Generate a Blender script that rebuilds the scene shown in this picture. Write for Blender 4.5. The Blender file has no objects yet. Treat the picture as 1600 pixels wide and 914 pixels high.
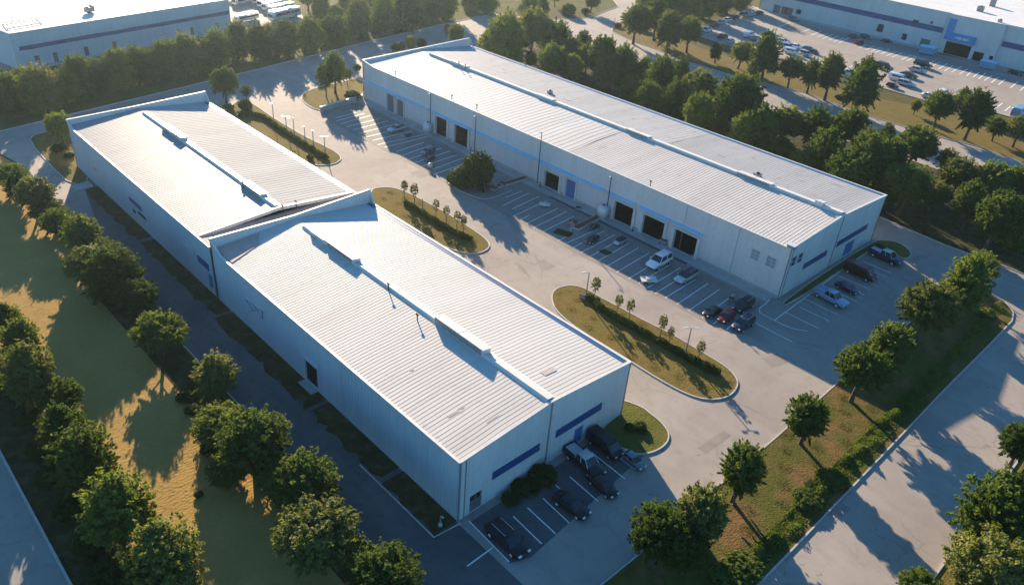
import bpy, math, random
import numpy as np
from mathutils import Vector, Matrix
R_ = math.radians
random.seed(7); np.random.seed(7)
scn = bpy.context.scene
col = scn.collection

# ------------------------------------------------------------------ camera
CAMZ = 58.0
CR = Vector((-0.68490766, -0.72525609, 0.07003647))
CU = Vector((0.42383898, -0.31837588, 0.8479371))
CF = Vector((0.59267362, -0.6104428, -0.52544987))
FPX = 1208.441626
cam = bpy.data.cameras.new('camera'); co = bpy.data.objects.new('camera', cam); col.objects.link(co)
m = Matrix.Identity(4)
for i in range(3):
    m[i][0] = CR[i]; m[i][1] = CU[i]; m[i][2] = -CF[i]
m[2][3] = CAMZ
co.matrix_world = m
cam.sensor_width = 36; cam.lens = 36 * FPX / 1600; cam.clip_start = .5; cam.clip_end = 6000
scn.camera = co

def ray(px, py): return CF * FPX + CR * (px - 800) + CU * (457 - py)
def G(px, py, z=0.0):
    d = ray(px, py); t = (z - CAMZ) / d.z
    return Vector((d.x * t, d.y * t, z))
def OX(px, py, X):
    d = ray(px, py); t = X / d.x; return Vector((X, d.y * t, CAMZ + d.z * t))
def OY(px, py, Y):
    d = ray(px, py); t = Y / d.y; return Vector((d.x * t, Y, CAMZ + d.z * t))
def depth(P): return (Vector(P) - Vector((0, 0, CAMZ))).dot(CF)

# ------------------------------------------------------------------ light
SUN_AZ, SUN_EL = -25.2, 15.4
w = bpy.data.worlds.new('World'); scn.world = w; w.use_nodes = True
nt = w.node_tree; bg = nt.nodes['Background']; sky = nt.nodes.new('ShaderNodeTexSky')
sky.sky_type = 'NISHITA'; sky.sun_disc = False
sky.sun_elevation = R_(SUN_EL); sky.sun_rotation = R_(90 - SUN_AZ)
sky.air_density = 1.0; sky.dust_density = 0.15; sky.ozone_density = 3.0
tn = nt.nodes.new('ShaderNodeMix'); tn.data_type = 'RGBA'; tn.blend_type = 'MULTIPLY'; tn.inputs['Factor'].default_value = 1.0
tn.inputs['B'].default_value = (.52, .93, 1.15, 1)
nt.links.new(sky.outputs[0], tn.inputs['A']); nt.links.new(tn.outputs['Result'], bg.inputs[0]); bg.inputs[1].default_value = 0.074
sl = bpy.data.lights.new('sun', 'SUN'); sl.energy = 5.0; sl.angle = R_(0.5); sl.color = (1, .79, .56)
so = bpy.data.objects.new('sun', sl); col.objects.link(so)
sd = Vector((math.cos(R_(SUN_AZ)) * math.cos(R_(SUN_EL)), math.sin(R_(SUN_AZ)) * math.cos(R_(SUN_EL)), math.sin(R_(SUN_EL))))
so.rotation_euler = sd.to_track_quat('Z', 'Y').to_euler(); so.location = sd * 300
scn.view_settings.view_transform = 'Standard'; scn.view_settings.look = 'None'
scn.view_settings.gamma = 1; scn.view_settings.use_curve_mapping = False
scn.view_settings.exposure = 1.73
cy = scn.cycles; cy.max_bounces = 5; cy.diffuse_bounces = 3; cy.glossy_bounces = 2; cy.transmission_bounces = 3
cy.transparent_max_bounces = 4; cy.volume_bounces = 0
cy.use_denoising = True

# ------------------------------------------------------------------ materials
MATS = {}
def mat(name, c1, c2=None, scale=.3, rough=.7, metal=0., stretch=(1, 1, 1), detail=6, c3=None, scale3=3., amt3=.5, bump=0., bscale=20., coord='pos', spec=.3, mid=(.35, .65), trans=0., rnd=0., bstretch=(1, 1, 1), stain=None, th3=(.5, .7), cracks=0):
    if name in MATS: return MATS[name]
    M = bpy.data.materials.new(name); M.use_nodes = True; MATS[name] = M
    n = M.node_tree.nodes; l = M.node_tree.links; p = n['Principled BSDF']
    p.inputs['Roughness'].default_value = rough; p.inputs['Metallic'].default_value = metal
    p.inputs['Specular IOR Level'].default_value = spec
    if coord == 'pos': src = n.new('ShaderNodeNewGeometry').outputs['Position']
    else: src = n.new('ShaderNodeTexCoord').outputs['Object']
    def noise(sc, st, det=detail, rg=.6):
        mp = n.new('ShaderNodeMapping'); mp.inputs['Scale'].default_value = st
        l.new(src, mp.inputs['Vector']); t = n.new('ShaderNodeTexNoise')
        t.inputs['Scale'].default_value = sc; t.inputs['Detail'].default_value = det; t.inputs['Roughness'].default_value = rg
        l.new(mp.outputs[0], t.inputs['Vector']); return t.outputs['Fac']
    def ramp(f, a, b):
        r = n.new('ShaderNodeMapRange'); r.inputs['From Min'].default_value = a; r.inputs['From Max'].default_value = b
        l.new(f, r.inputs['Value']); return r.outputs['Result']
    def mix(f, a, b, mode='MIX'):
        x = n.new('ShaderNodeMix'); x.data_type = 'RGBA'; x.blend_type = mode
        for s, v in ((x.inputs['Factor'], f), (x.inputs['A'], a), (x.inputs['B'], b)):
            if isinstance(v, (tuple, float, int)): s.default_value = (*v, 1) if isinstance(v, tuple) else v
            else: l.new(v, s)
        return x.outputs['Result']
    c = c1
    if c2 is not None: c = mix(ramp(noise(scale, stretch), *mid), c1, c2)
    if c3 is not None:
        f = ramp(noise(scale3, (1, 1, 1)), *th3)
        mm = n.new('ShaderNodeMath'); mm.operation = 'MULTIPLY'; l.new(f, mm.inputs[0]); mm.inputs[1].default_value = amt3
        c = mix(mm.outputs[0], c, c3)
    if stain:
        f = ramp(noise(stain[1], stain[2]), .5, .75)
        mm = n.new('ShaderNodeMath'); mm.operation = 'MULTIPLY'; l.new(f, mm.inputs[0]); mm.inputs[1].default_value = stain[3]
        c = mix(mm.outputs[0], c, stain[0])
    if rnd:
        oi = n.new('ShaderNodeObjectInfo'); hs = n.new('ShaderNodeHueSaturation')
        r1 = n.new('ShaderNodeMapRange'); l.new(oi.outputs['Random'], r1.inputs['Value'])
        r1.inputs['To Min'].default_value = 1 - rnd; r1.inputs['To Max'].default_value = 1 + rnd
        l.new(r1.outputs[0], hs.inputs['Value'])
        r2 = n.new('ShaderNodeMapRange'); l.new(oi.outputs['Random'], r2.inputs['Value'])
        r2.inputs['To Min'].default_value = .5 + rnd * .05; r2.inputs['To Max'].default_value = .5 - rnd * .07
        l.new(r2.outputs[0], hs.inputs['Hue'])
        if isinstance(c, tuple): hs.inputs['Color'].default_value = (*c, 1)
        else: l.new(c, hs.inputs['Color'])
        c = hs.outputs['Color']
    if cracks:
        ds = n.new('ShaderNodeTexNoise'); ds.inputs['Scale'].default_value = .6; ds.inputs['Detail'].default_value = 5; l.new(src, ds.inputs['Vector'])
        vm = n.new('ShaderNodeVectorMath'); vm.operation = 'MULTIPLY_ADD'; l.new(ds.outputs['Color'], vm.inputs[0]); vm.inputs[1].default_value = (2.2, 2.2, 0); l.new(src, vm.inputs[2])
        for sc, wd in ((cracks, .0035), (cracks * .37, .0022)):
            vo = n.new('ShaderNodeTexVoronoi'); vo.feature = 'DISTANCE_TO_EDGE'; vo.inputs['Scale'].default_value = sc; l.new(vm.outputs[0], vo.inputs['Vector'])
            f = ramp(vo.outputs['Distance'], wd * 3, wd); g = n.new('ShaderNodeMath'); g.operation = 'MULTIPLY'; l.new(f, g.inputs[0]); l.new(ramp(noise(.09, (1, 1, 1), 2), .45, .62), g.inputs[1])
            g2 = n.new('ShaderNodeMath'); g2.operation = 'MULTIPLY'; l.new(g.outputs[0], g2.inputs[0]); g2.inputs[1].default_value = .32
            c = mix(g2.outputs[0], c, (.07, .065, .06))
        c = mix(ramp(noise(.9, (1, 1, 1), 3), .66, .74), c, mix(.45, c, (.06, .058, .055)))
    if isinstance(c, tuple): p.inputs['Base Color'].default_value = (*c, 1)
    else: l.new(c, p.inputs['Base Color'])
    if bump:
        b = n.new('ShaderNodeBump'); b.inputs['Strength'].default_value = min(1., bump); b.inputs['Distance'].default_value = .05 if bump <= 1 else .05 * bump
        l.new(noise(bscale, bstretch, 4), b.inputs['Height']); l.new(b.outputs[0], p.inputs['Normal'])
    if trans:
        t = n.new('ShaderNodeBsdfTranslucent'); ms = n.new('ShaderNodeMixShader'); ms.inputs[0].default_value = trans
        if isinstance(c, tuple): t.inputs[0].default_value = (*c, 1)
        else: l.new(mix(1.0, c, (1.6, 1.5, .6), 'MULTIPLY'), t.inputs[0])
        out = n['Material Output']; l.new(p.outputs[0], ms.inputs[1]); l.new(t.outputs[0], ms.inputs[2]); l.new(ms.outputs[0], out.inputs[0])
    return M

mat('asphalt', (.245, .215, .185), (.31, .276, .238), scale=.09, rough=.85, c3=(.20, .172, .145), scale3=.6, amt3=.45, bump=.25, bscale=14, stretch=(1, .5, 1), stain=((.36, .33, .29), .05, (1, 5, 1), .55), spec=.2, cracks=.12)
mat('asphalt_dark', (.075, .075, .075), (.11, .108, .10), scale=.12, rough=.85, c3=(.05, .05, .05), scale3=.9, amt3=.5, bump=.25, bscale=14, stain=((.15, .145, .135), .08, (.4, 5, 1), .4), spec=.2, cracks=.15)  # darkened so the lane's shade is in its colour
mat('stall_asphalt', (.20, .178, .155), (.25, .222, .195), scale=.4, cracks=.2, rough=.85, c3=(.11, .1, .095), scale3=2.2, amt3=.5, bump=.2, bscale=14, spec=.2)
mat('road', (.23, .21, .18), (.285, .262, .225), scale=.07, rough=.85, c3=(.16, .152, .138), scale3=.5, amt3=.4, bump=.2, bscale=14, stretch=(.3, 2, 1), spec=.2, cracks=.1)
mat('lot_shaded', (.085, .088, .09), (.115, .117, .115), scale=.3, rough=.85, c3=(.06, .062, .065), scale3=1.5, amt3=.5, bump=.2, bscale=14, spec=.2)  # stall paving with the gable's shade put into its colour
mat('concrete', (.34, .325, .30), (.42, .40, .37), scale=.5, rough=.85, c3=(.24, .23, .21), scale3=2.5, amt3=.5)
mat('kerb_stone', (.33, .315, .29), (.44, .42, .39), scale=1.2, rough=.8)
mat('paint', (.72, .72, .70), (.5, .5, .48), scale=3, rough=.6, mid=(.45, .75))
mat('grass', (.055, .068, .016), (.10, .085, .025), scale=.22, rough=.95, c3=(.17, .115, .045), scale3=1.1, amt3=.55, bump=3, bscale=5, spec=.05)
mat('grass_lush', (.075, .095, .018), (.12, .11, .028), scale=.35, rough=.95, c3=(.17, .125, .045), scale3=1.4, amt3=.5, bump=3, bscale=5, spec=.05)
mat('grass_gold', (.17, .115, .035), (.13, .11, .03), scale=.28, rough=.95, c3=(.075, .082, .018), scale3=.9, amt3=.6, bump=3, bscale=5, spec=.05)
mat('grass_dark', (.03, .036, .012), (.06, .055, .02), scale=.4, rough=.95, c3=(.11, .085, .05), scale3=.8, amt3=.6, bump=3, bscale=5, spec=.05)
mat('grass_verge', (.085, .085, .02), (.16, .095, .04), scale=.16, rough=.95, c3=(.05, .06, .014), scale3=.8, amt3=.7, bump=3, bscale=5, spec=.05, mid=(.45, .6))
mat('field_grass', (.36, .235, .075), (.29, .19, .06), scale=.12, rough=.95, c3=(.20, .15, .045), scale3=1.6, amt3=.35, bump=1.8, bscale=2.6, bstretch=(1.4, .6, 1), spec=.05)
mat('tan_soil', (.26, .16, .09), (.17, .11, .06), scale=.5, rough=.95, c3=(.09, .085, .03), scale3=1.5, amt3=.7, bump=2, bscale=5, spec=.05)
mat('wall_white', (.50, .50, .49), (.56, .555, .54), scale=.25, rough=.55, stretch=(1, 1, .3), c3=(.40, .40, .385), scale3=1.2, amt3=.35, spec=.35, stain=((.38, .37, .35), .6, (3, 3, .12), .45))
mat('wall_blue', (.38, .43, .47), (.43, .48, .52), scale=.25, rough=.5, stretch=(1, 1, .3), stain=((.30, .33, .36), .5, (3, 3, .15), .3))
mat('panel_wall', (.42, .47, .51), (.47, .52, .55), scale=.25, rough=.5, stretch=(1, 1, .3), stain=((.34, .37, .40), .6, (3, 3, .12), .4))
mat('trim_white', (.56, .55, .52), (.48, .47, .445), scale=1, rough=.5)
mat('roof_white', (.52, .508, .475), (.455, .445, .415), scale=.12, rough=.65, stretch=(2, .2, 1), stain=((.47, .455, .43), .35, (3.5, .25, 1), .4), spec=.15)
mat('roof_warm', (.58, .54, .48), (.51, .475, .425), scale=.12, rough=.65, stretch=(2, .2, 1), stain=((.36, .33, .30), .45, (3.5, .22, 1), .5), c3=(.30, .26, .22), scale3=.5, amt3=.5, th3=(.6, .75), spec=.15)
mat('roof_grey', (.38, .385, .38), (.33, .335, .33), scale=.12, rough=.7, stretch=(2, .25, 1), stain=((.27, .27, .265), .4, (3.5, .25, 1), .5), c3=(.20, .195, .185), scale3=.5, amt3=.6, th3=(.6, .72), spec=.1)
mat('roof_pale', (.33, .33, .32), (.27, .268, .26), scale=.12, rough=.5, stretch=(2, .25, 1), stain=((.22, .218, .21), .5, (4, .3, 1), .6), c3=(.26, .26, .25), scale3=1.4, amt3=.4, spec=.1)
mat('roof_soft', (.43, .425, .40), (.37, .365, .345), scale=.12, rough=.8, stretch=(2, .2, 1), stain=((.28, .275, .265), .5, (4, .25, 1), .5), spec=.06)
mat('roof_flat', (.66, .65, .62), (.58, .57, .545), scale=.15, rough=.7, c3=(.42, .41, .39), scale3=.8, amt3=.4)
mat('roof_patch', (.42, .30, .25), (.50, .37, .31), scale=.8, rough=.8)  # tan for the painted parapet shadow and the gap strip
mat('blue_band', (.006, .06, .17), (.01, .07, .20), scale=1, rough=.35, spec=.5)
mat('blue_sign', (.03, .20, .46), (.04, .24, .52), scale=1, rough=.4)
mat('awning_blue', (.24, .47, .64), (.28, .52, .68), scale=2, rough=.4)
mat('door_blue', (.05, .13, .30), (.06, .15, .34), scale=2, rough=.45)
mat('door_grey', (.10, .11, .12), (.14, .15, .16), scale=2, rough=.45)
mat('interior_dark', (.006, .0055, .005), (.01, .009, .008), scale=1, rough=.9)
mat('glass_dark', (.02, .025, .03), rough=.12, spec=.6)
mat('glass_blue', (.015, .05, .12), rough=.15, spec=.6)
mat('glass_pale', (.22, .27, .29), (.30, .35, .37), scale=1.5, rough=.2, spec=.5)
mat('metal_dark', (.035, .035, .038), rough=.5, metal=.3)
mat('metal_grey', (.30, .30, .30), (.22, .22, .22), scale=3, rough=.45, metal=.3)
mat('metal_pale', (.60, .61, .61), (.5, .5, .5), scale=3, rough=.4, metal=.2)
mat('rubber', (.018, .018, .018), rough=.85)
mat('rust', (.12, .05, .03), (.17, .075, .045), scale=1.5, rough=.8)
mat('bin_blue', (.10, .27, .40), (.13, .31, .45), scale=2, rough=.5)
mat('bark', (.055, .04, .028), (.09, .07, .05), scale=3, rough=.95, bump=1, bscale=12, coord='obj')
mat('leaf', (.062, .108, .024), (.105, .145, .036), scale=.9, rough=.8, coord='obj', trans=.42, rnd=.34, spec=.06)
mat('leaf_pale', (.095, .13, .035), (.15, .16, .05), scale=.8, rough=.6, coord='obj', trans=.35, rnd=.2, spec=.06)
mat('leaf_grey', (.14, .15, .07), (.20, .20, .09), scale=1.2, rough=.7, coord='obj', trans=.3, rnd=.2, spec=.1)
mat('leaf_dark', (.036, .066, .016), (.055, .088, .021), scale=.8, rough=.65, coord='obj', trans=.28, rnd=.25, spec=.05)
mat('light_red', (.30, .02, .015), rough=.3)
mat('light_clear', (.7, .7, .68), rough=.2, spec=.6)

# ------------------------------------------------------------------ mesh tools
class MB:
    def __init__(s): s.v = []; s.f = []; s.mi = []; s.sm = []
    def add(s, vs, fs, mi=0, sm=False):
        o = len(s.v); s.v += [tuple(a) for a in vs]
        for f in fs: s.f.append(tuple(i + o for i in f)); s.mi.append(mi); s.sm.append(sm)
    def box(s, x0, x1, y0, y1, z0, z1, mi=0):
        s.hexa([(x0, y0, z0), (x1, y0, z0), (x1, y1, z0), (x0, y1, z0)], [(x0, y0, z1), (x1, y0, z1), (x1, y1, z1), (x0, y1, z1)], mi)
    def hexa(s, b, t, mi=0):
        s.add(list(b) + list(t), [(3, 2, 1, 0), (4, 5, 6, 7), (0, 1, 5, 4), (1, 2, 6, 5), (2, 3, 7, 6), (3, 0, 4, 7)], mi)
    def tube(s, p, q, r0, r1=None, n=8, mi=0, cap=True):
        r1 = r0 if r1 is None else r1; p = Vector(p); q = Vector(q); d = (q - p).normalized()
        a = d.orthogonal().normalized(); b = d.cross(a)
        vs = []
        for c, r in ((p, r0), (q, r1)):
            for i in range(n):
                t = 2 * math.pi * i / n; vs.append(c + (a * math.cos(t) + b * math.sin(t)) * r)
        fs = [(i, (i + 1) % n, n + (i + 1) % n, n + i) for i in range(n)]
        s.add(vs, fs, mi, True)
        if cap: s.add(vs, [tuple(range(n))[::-1], tuple(range(n, 2 * n))], mi)
    def lathe(s, c, prof, n=16, mi=0):
        c = Vector(c); vs = []
        for r, z in prof:
            for i in range(n):
                t = 2 * math.pi * i / n; vs.append((c.x + r * math.cos(t), c.y + r * math.sin(t), c.z + z))
        fs = [(k * n + i, k * n + (i + 1) % n, (k + 1) * n + (i + 1) % n, (k + 1) * n + i) for k in range(len(prof) - 1) for i in range(n)]
        fs.append(tuple(range((len(prof) - 1) * n, len(prof) * n))); s.add(vs, fs, mi, True)
    def mesh(s, name, mats, org=None):
        me = bpy.data.meshes.new(name)
        v = s.v if org is None else [(a[0] - org[0], a[1] - org[1], a[2] - org[2]) for a in s.v]
        me.from_pydata(v, [], s.f)
        for x in (mats if isinstance(mats, (list, tuple)) else [mats]): me.materials.append(MATS[x])
        me.polygons.foreach_set('material_index', s.mi); me.polygons.foreach_set('use_smooth', s.sm)
        me.update(); return me

def mkobj(name, me, parent=None, loc=None):
    o = bpy.data.objects.new(name, me); col.objects.link(o)
    if parent: o.parent = parent
    if loc is not None: o.location = loc
    return o
def part(name, mb, mats, parent, sub=None): # geometry given in world coordinates
    org = parent.location if parent.parent is None else parent.parent.location
    return mkobj(name, mb.mesh(name, mats, org), parent)
def tag(o, label, cat=None, group=None, kind=None):
    if label: o['label'] = label
    if cat: o['category'] = cat
    if group: o['group'] = group
    if kind: o['kind'] = kind
    return o
def thing(name, label, cat, loc=(0, 0, 0), rz=0., group=None):
    o = bpy.data.objects.new(name, None); col.objects.link(o); o.location = loc; o.rotation_euler = (0, 0, rz)
    o.empty_display_size = .5
    return tag(o, label, cat, group)
def structure(name, mb, mats):
    return tag(mkobj(name, mb.mesh(name, mats)), None, kind='structure')
def dup(root, loc, rz=0, sc=1., label=None, group=None, scz=None):
    r = root.copy(); col.objects.link(r); r.location = loc; r.rotation_euler = (0, 0, rz); r.scale = (sc, sc, scz or sc)
    if label: r['label'] = label
    if group: r['group'] = group
    for ch in list(root.children):
        c = ch.copy(); col.objects.link(c); c.parent = r
        for g in list(ch.children):
            d = g.copy(); col.objects.link(d); d.parent = c
    return r

def chaikin(P, n=2, closed=True):
    for _ in range(n):
        Q = []; k = len(P)
        for i in range(k if closed else k - 1):
            a, b = P[i], P[(i + 1) % k]; Q += [a.lerp(b, .25), a.lerp(b, .75)]
        P = Q if closed else [P[0]] + Q + [P[-1]]
    return P
def pxs(pts, z=0.): return [G(x, y, z) for x, y in pts]
def area2(P): return sum(P[i].x * P[(i + 1) % len(P)].y - P[(i + 1) % len(P)].x * P[i].y for i in range(len(P)))
def sheet(name, P, z, m):
    """flat polygon"""
    from mathutils.geometry import tessellate_polygon
    if area2(P) < 0: P = P[::-1]
    mb = MB(); tri = tessellate_polygon([[Vector((p.x, p.y, 0)) for p in P]])
    fs = []
    for t in tri:
        a, b, c = (P[i] for i in t)
        fs.append(t if (b - a).cross(c - a).z > 0 else t[::-1])
    mb.add([(p.x, p.y, z) for p in P], fs); return structure(name, mb, m)
def strip(mb, P, w0, w1, z0, z1, closed=True, mi=0):
    """kerb: band between offsets w0 and w1 from line P"""
    n = len(P); L = []
    for i in range(n):
        a = P[i - 1] if (closed or i > 0) else P[i]; b = P[(i + 1) % n] if (closed or i < n - 1) else P[i]
        d = (b - a); d.z = 0; d.normalize(); L.append(Vector((-d.y, d.x, 0)))
    rng = range(n) if closed else range(n - 1)
    vs = []
    for p, q in zip(P, L):
        for o, z in ((w0, z0), (w0, z1), (w1, z1), (w1, z0)): vs.append((p.x + q.x * o, p.y + q.y * o, z))
    fs = []
    for i in rng:
        j = (i + 1) % n
        for k in range(3): fs.append((i * 4 + k, i * 4 + k + 1, j * 4 + k + 1, j * 4 + k))
    if not closed: fs += [(0, 1, 2, 3), ((n - 1) * 4 + 3, (n - 1) * 4 + 2, (n - 1) * 4 + 1, (n - 1) * 4)]
    mb.add(vs, fs, mi)
def island(name, P, m='grass_lush', z=.13, kerb=True, sm=2):
    P = chaikin(P, sm) if sm else P
    if area2(P) < 0: P = P[::-1]
    sheet(name, P, z, m)
    if kerb:
        mb = MB(); strip(mb, P, .09, -.08, 0, z + .03); structure('kerb', mb, 'kerb_stone')
    return P

# ------------------------------------------------------------------ ground
mb = MB(); mb.add([(-1200, -1600, 0), (1500, -1600, 0), (1500, 1100, 0), (-1200, 1100, 0)], [(0, 1, 2, 3)]); structure('ground', mb, 'grass')
# paved yard between and around the warehouses
LANE_Y = -26.6
yard = [Vector((-40, LANE_Y, 0)), Vector((108, LANE_Y, 0))] + pxs([(66, 292), (40, 262), (0, 240), (-120, 205)]) + [Vector((152, 60, 0)), Vector((166.2, -28.8, 0)),
        Vector((178.9, -87.8, 0))] + pxs([(575, 66), (665, 45), (775, 21), (800, 24), (825, 27), (860, 30), (895, 31), (925, 27), (945, 19), (966, 11), (958, 0)]) + \
       pxs([(945, -30), (1010, -30), (1012, 0), (1003, 15), (972, 33), (956, 46), (957, 50), (990, 66), (1025, 78), (1050, 90), (1100, 105), (1150, 120), (1200, 132), (1262, 147), (1350, 180), (1425, 202), (1475, 217), (1525, 229), (1600, 256), (1760, 312)]) + \
       pxs([(1900, 640), (1800, 700), (1600, 700), (1450, 914)]) + [Vector((4.6, -40, 0)), Vector((-40, -40, 0))]
sheet('pavement', yard, .02, 'asphalt')
# service lane beside the left wall, shade painted in as darker asphalt
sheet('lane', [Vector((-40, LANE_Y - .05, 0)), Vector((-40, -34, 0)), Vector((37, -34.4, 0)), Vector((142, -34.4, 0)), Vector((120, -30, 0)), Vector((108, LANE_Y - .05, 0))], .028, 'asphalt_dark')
mb = MB(); strip(mb, [Vector((-40, LANE_Y, 0)), Vector((108, LANE_Y, 0))], .0, .12, 0, .09, False)
structure('kerb', mb, 'kerb_stone')
# far road to the upper edge of the belt
sheet('field', [Vector((-40, -5.1, 0)), Vector((-40, -26.2, 0)), Vector((107.6, -26.2, 0))] + pxs([(64, 294), (38, 264), (0, 243), (-120, 208)]) + [Vector((110, 60, 0)), Vector((76, 40, 0)), Vector((76, -5.1, 0))], .035, 'field_grass')
sheet('grass', [Vector((-40, -5.1, 0)), Vector((-40, -10.5, 0)), Vector((86, -10.2, 0)), Vector((90, 20, 0)), Vector((76, 20, 0)), Vector((76, -5.1, 0))], .045, 'grass_dark')
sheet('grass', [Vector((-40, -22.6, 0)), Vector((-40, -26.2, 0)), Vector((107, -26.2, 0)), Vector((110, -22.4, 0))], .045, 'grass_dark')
sheet('road', [Vector((-40, -4.9, 0)), Vector((200, -4.9, 0)) * .0 + Vector((79, -4.9, 0)), Vector((84, 9, 0)), Vector((-40, 9, 0))], .03, 'road')
mb = MB(); strip(mb, [Vector((-40, -5., 0)), Vector((79, -5., 0))], .1, -.12, 0, .17, False); structure('kerb', mb, 'kerb_stone')
# far verge kerb along the upper road
mb = MB(); strip(mb, [Vector((152, 60, 0)), Vector((166.2, -28.8, 0)), Vector((178.9, -87.8, 0))] + pxs([(575, 66), (665, 45), (775, 21), (800, 24), (825, 27), (860, 30), (895, 31), (925, 27), (945, 19), (966, 11), (958, 0)]), .1, -.12, 0, .16, False)
strip(mb, pxs([(1012, -6), (1003, 15), (972, 33), (956, 46), (957, 50), (990, 66), (1025, 78), (1050, 90), (1100, 105), (1150, 120), (1200, 132), (1262, 147), (1350, 180), (1425, 202), (1475, 217), (1525, 229), (1600, 256), (1760, 312)]), .1, -.12, 0, .16, False)
structure('kerb', mb, 'kerb_stone')
sheet('grass', pxs([(973, 32), (957, 46), (958, 49), (990, 65), (1025, 77), (1050, 89), (1100, 104), (1150, 119), (1200, 131), (1262, 146), (1350, 179), (1425, 201), (1475, 216), (1525, 228), (1600, 255), (1760, 311), (1760, 262), (1580, 203), (1445, 168), (1387, 158), (1290, 133), (1200, 108), (1095, 76), (1010, 40)]), .06, 'grass_gold')
# belt of woodland to the right of the long warehouse
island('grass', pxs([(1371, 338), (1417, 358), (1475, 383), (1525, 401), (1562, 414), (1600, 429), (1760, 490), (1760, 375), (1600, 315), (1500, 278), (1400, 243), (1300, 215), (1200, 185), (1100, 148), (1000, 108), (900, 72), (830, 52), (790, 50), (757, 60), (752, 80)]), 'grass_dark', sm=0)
# right tree strip
P_strip = [Vector((24.5, -36, 0))] + pxs([(1000, 865), (1112, 768), (1210, 686), (1316, 592), (1400, 521), (1470, 466), (1500, 452), (1530, 452), (1550, 461), (1570, 472), (1583, 489), (1581, 502), (1543, 542), (1475, 610), (1325, 768), (1200, 898)]) + [Vector((15.2, -36, 0))]
island('grass', P_strip, 'grass_verge', sm=0)
# far right verge
sheet('grass', pxs([(1600, 705), (1450, 914)]) + [Vector((4.6, -30, 0)), Vector((-60, -30, 0)), Vector((-60, -150, 0)), Vector((4.6, -150, 0))], .05, 'grass_gold')
mb = MB(); strip(mb, [Vector((4.6, -30, 0)), Vector((4.6, -150, 0))], .1, -.12, 0, .17, False); structure('kerb', mb, 'kerb_stone')
# island beyond the left warehouse corner
island('grass', pxs([(46, 222), (52, 212), (75, 207), (108, 203), (124, 262), (142, 283), (113, 291), (80, 261)]), 'grass_gold', sm=1)
mb = MB(); a = pxs([(112, 292), (138, 283), (146, 292), (120, 300)]); mb.hexa([(p.x, p.y, .0) for p in a], [(p.x, p.y, .12) for p in a]); structure('path', mb, 'concrete')
# islands in the yard
island('grass', [Vector((146, -60.3, 0))] + pxs([(372, 153), (398, 164), (425, 184), (475, 214), (520, 235), (535, 247), (527, 256), (507, 260), (480, 257)]) + [Vector((121, -64, 0))], 'grass_gold', sm=2)
island('grass', pxs([(470, 154), (476, 146), (490, 139), (527, 131), (566, 122)]) + [Vector((147.9, -98.6, 0))] + pxs([(501, 174), (488, 170), (476, 162)]), 'grass_gold', sm=1)
island('grass', [Vector((90, -60.0, 0))] + pxs([(577, 298), (592, 294), (608, 293), (628, 298), (652, 309), (700, 335), (738, 359), (762, 376), (766, 388), (750, 397), (728, 397), (700, 389), (680, 380)]) + [Vector((79, -60.6, 0))], 'grass_gold', sm=2)
island('grass', pxs([(862, 470), (863, 458), (872, 450), (892, 446), (914, 451), (937, 465), (966, 480), (1005, 501), (1050, 523), (1100, 553), (1134, 573), (1152, 592), (1152, 606), (1140, 620), (1120, 625), (1095, 624), (1065, 613), (1025, 591), (975, 559), (925, 529), (893, 508), (868, 486)]), 'grass_gold', sm=2)
island('grass', [Vector((38.5, -59.3, 0)), Vector((43.5, -59.6, 0))] + pxs([(1000, 634), (1015, 646), (1033, 660), (1045, 676), (1044, 690), (1033, 701), (1015, 709), (992, 711), (970, 700)]) + [Vector((35.6, -54.4, 0)), Vector((38.1, -54.6, 0))], 'grass_lush', sm=2)
island('grass', pxs([(1364, 377), (1385, 376), (1405, 380), (1421, 391), (1424, 400), (1415, 406), (1396, 399), (1362, 388), (1348, 400), (1229, 480), (1221, 472)]), 'grass_lush', sm=1)
# beds beside the shaded wall, with paved crossings
def rough_bed(a, b, y0, seed):
    rg = random.Random(seed); P = [Vector((a, -34.5, 0))]; x = a
    while x < b: P.append(Vector((x, y0 + rg.uniform(-.45, .35), 0))); x += rg.uniform(.5, 1.6)
    P += [Vector((b, y0, 0)), Vector((b, -34.5, 0))]
    sheet('grass', P, .05, 'grass_dark')  # bed grass kept dark, the side wall's shade painted in
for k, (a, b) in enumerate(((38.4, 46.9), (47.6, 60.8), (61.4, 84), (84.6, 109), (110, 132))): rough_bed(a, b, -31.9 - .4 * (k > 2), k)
mb = MB(); strip(mb, [Vector((50.4, -31.6, 0)), Vector((38.2, -31.6, 0)), Vector((37.9, -34.6, 0))], .07, -.07, 0, .1, False); structure('kerb', mb, 'kerb_stone')
# concrete aprons
mb = MB(); mb.box(41.0, 146.5, -97.6, -95.6, 0, .06); structure('pavement', mb, 'concrete')
mb = MB(); mb.box(55, 85, -95.7, -94.9, 0, .045); structure('path', mb, 'asphalt_dark')
sheet('road', [Vector((40.8, -83.6, 0)), Vector((145.8, -83.4, 0)), Vector((145.8, -95.0, 0)), Vector((40.8, -95.0, 0))], .028, 'stall_asphalt')
sheet('road', pxs([(735, 815), (860, 735), (930, 685), (1005, 712), (830, 870), (797, 880)]), .028, 'lot_shaded')  # dark sheet paints the front warehouse's shade over the stalls
# paved bed with the conifers
P_bed = chaikin(pxs([(697, 286), (712, 296), (750, 311), (765, 311), (800, 297), (822, 284), (795, 268), (770, 262), (741, 268)]), 2)
sheet('path', P_bed if area2(P_bed) > 0 else P_bed[::-1], .034, 'stall_asphalt')
mb = MB(); strip(mb, chaikin(pxs([(697, 284), (712, 296), (750, 312), (765, 312), (800, 298)]), 2, False), .1, -.1, 0, .12, False); structure('kerb', mb, 'kerb_stone')
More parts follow.
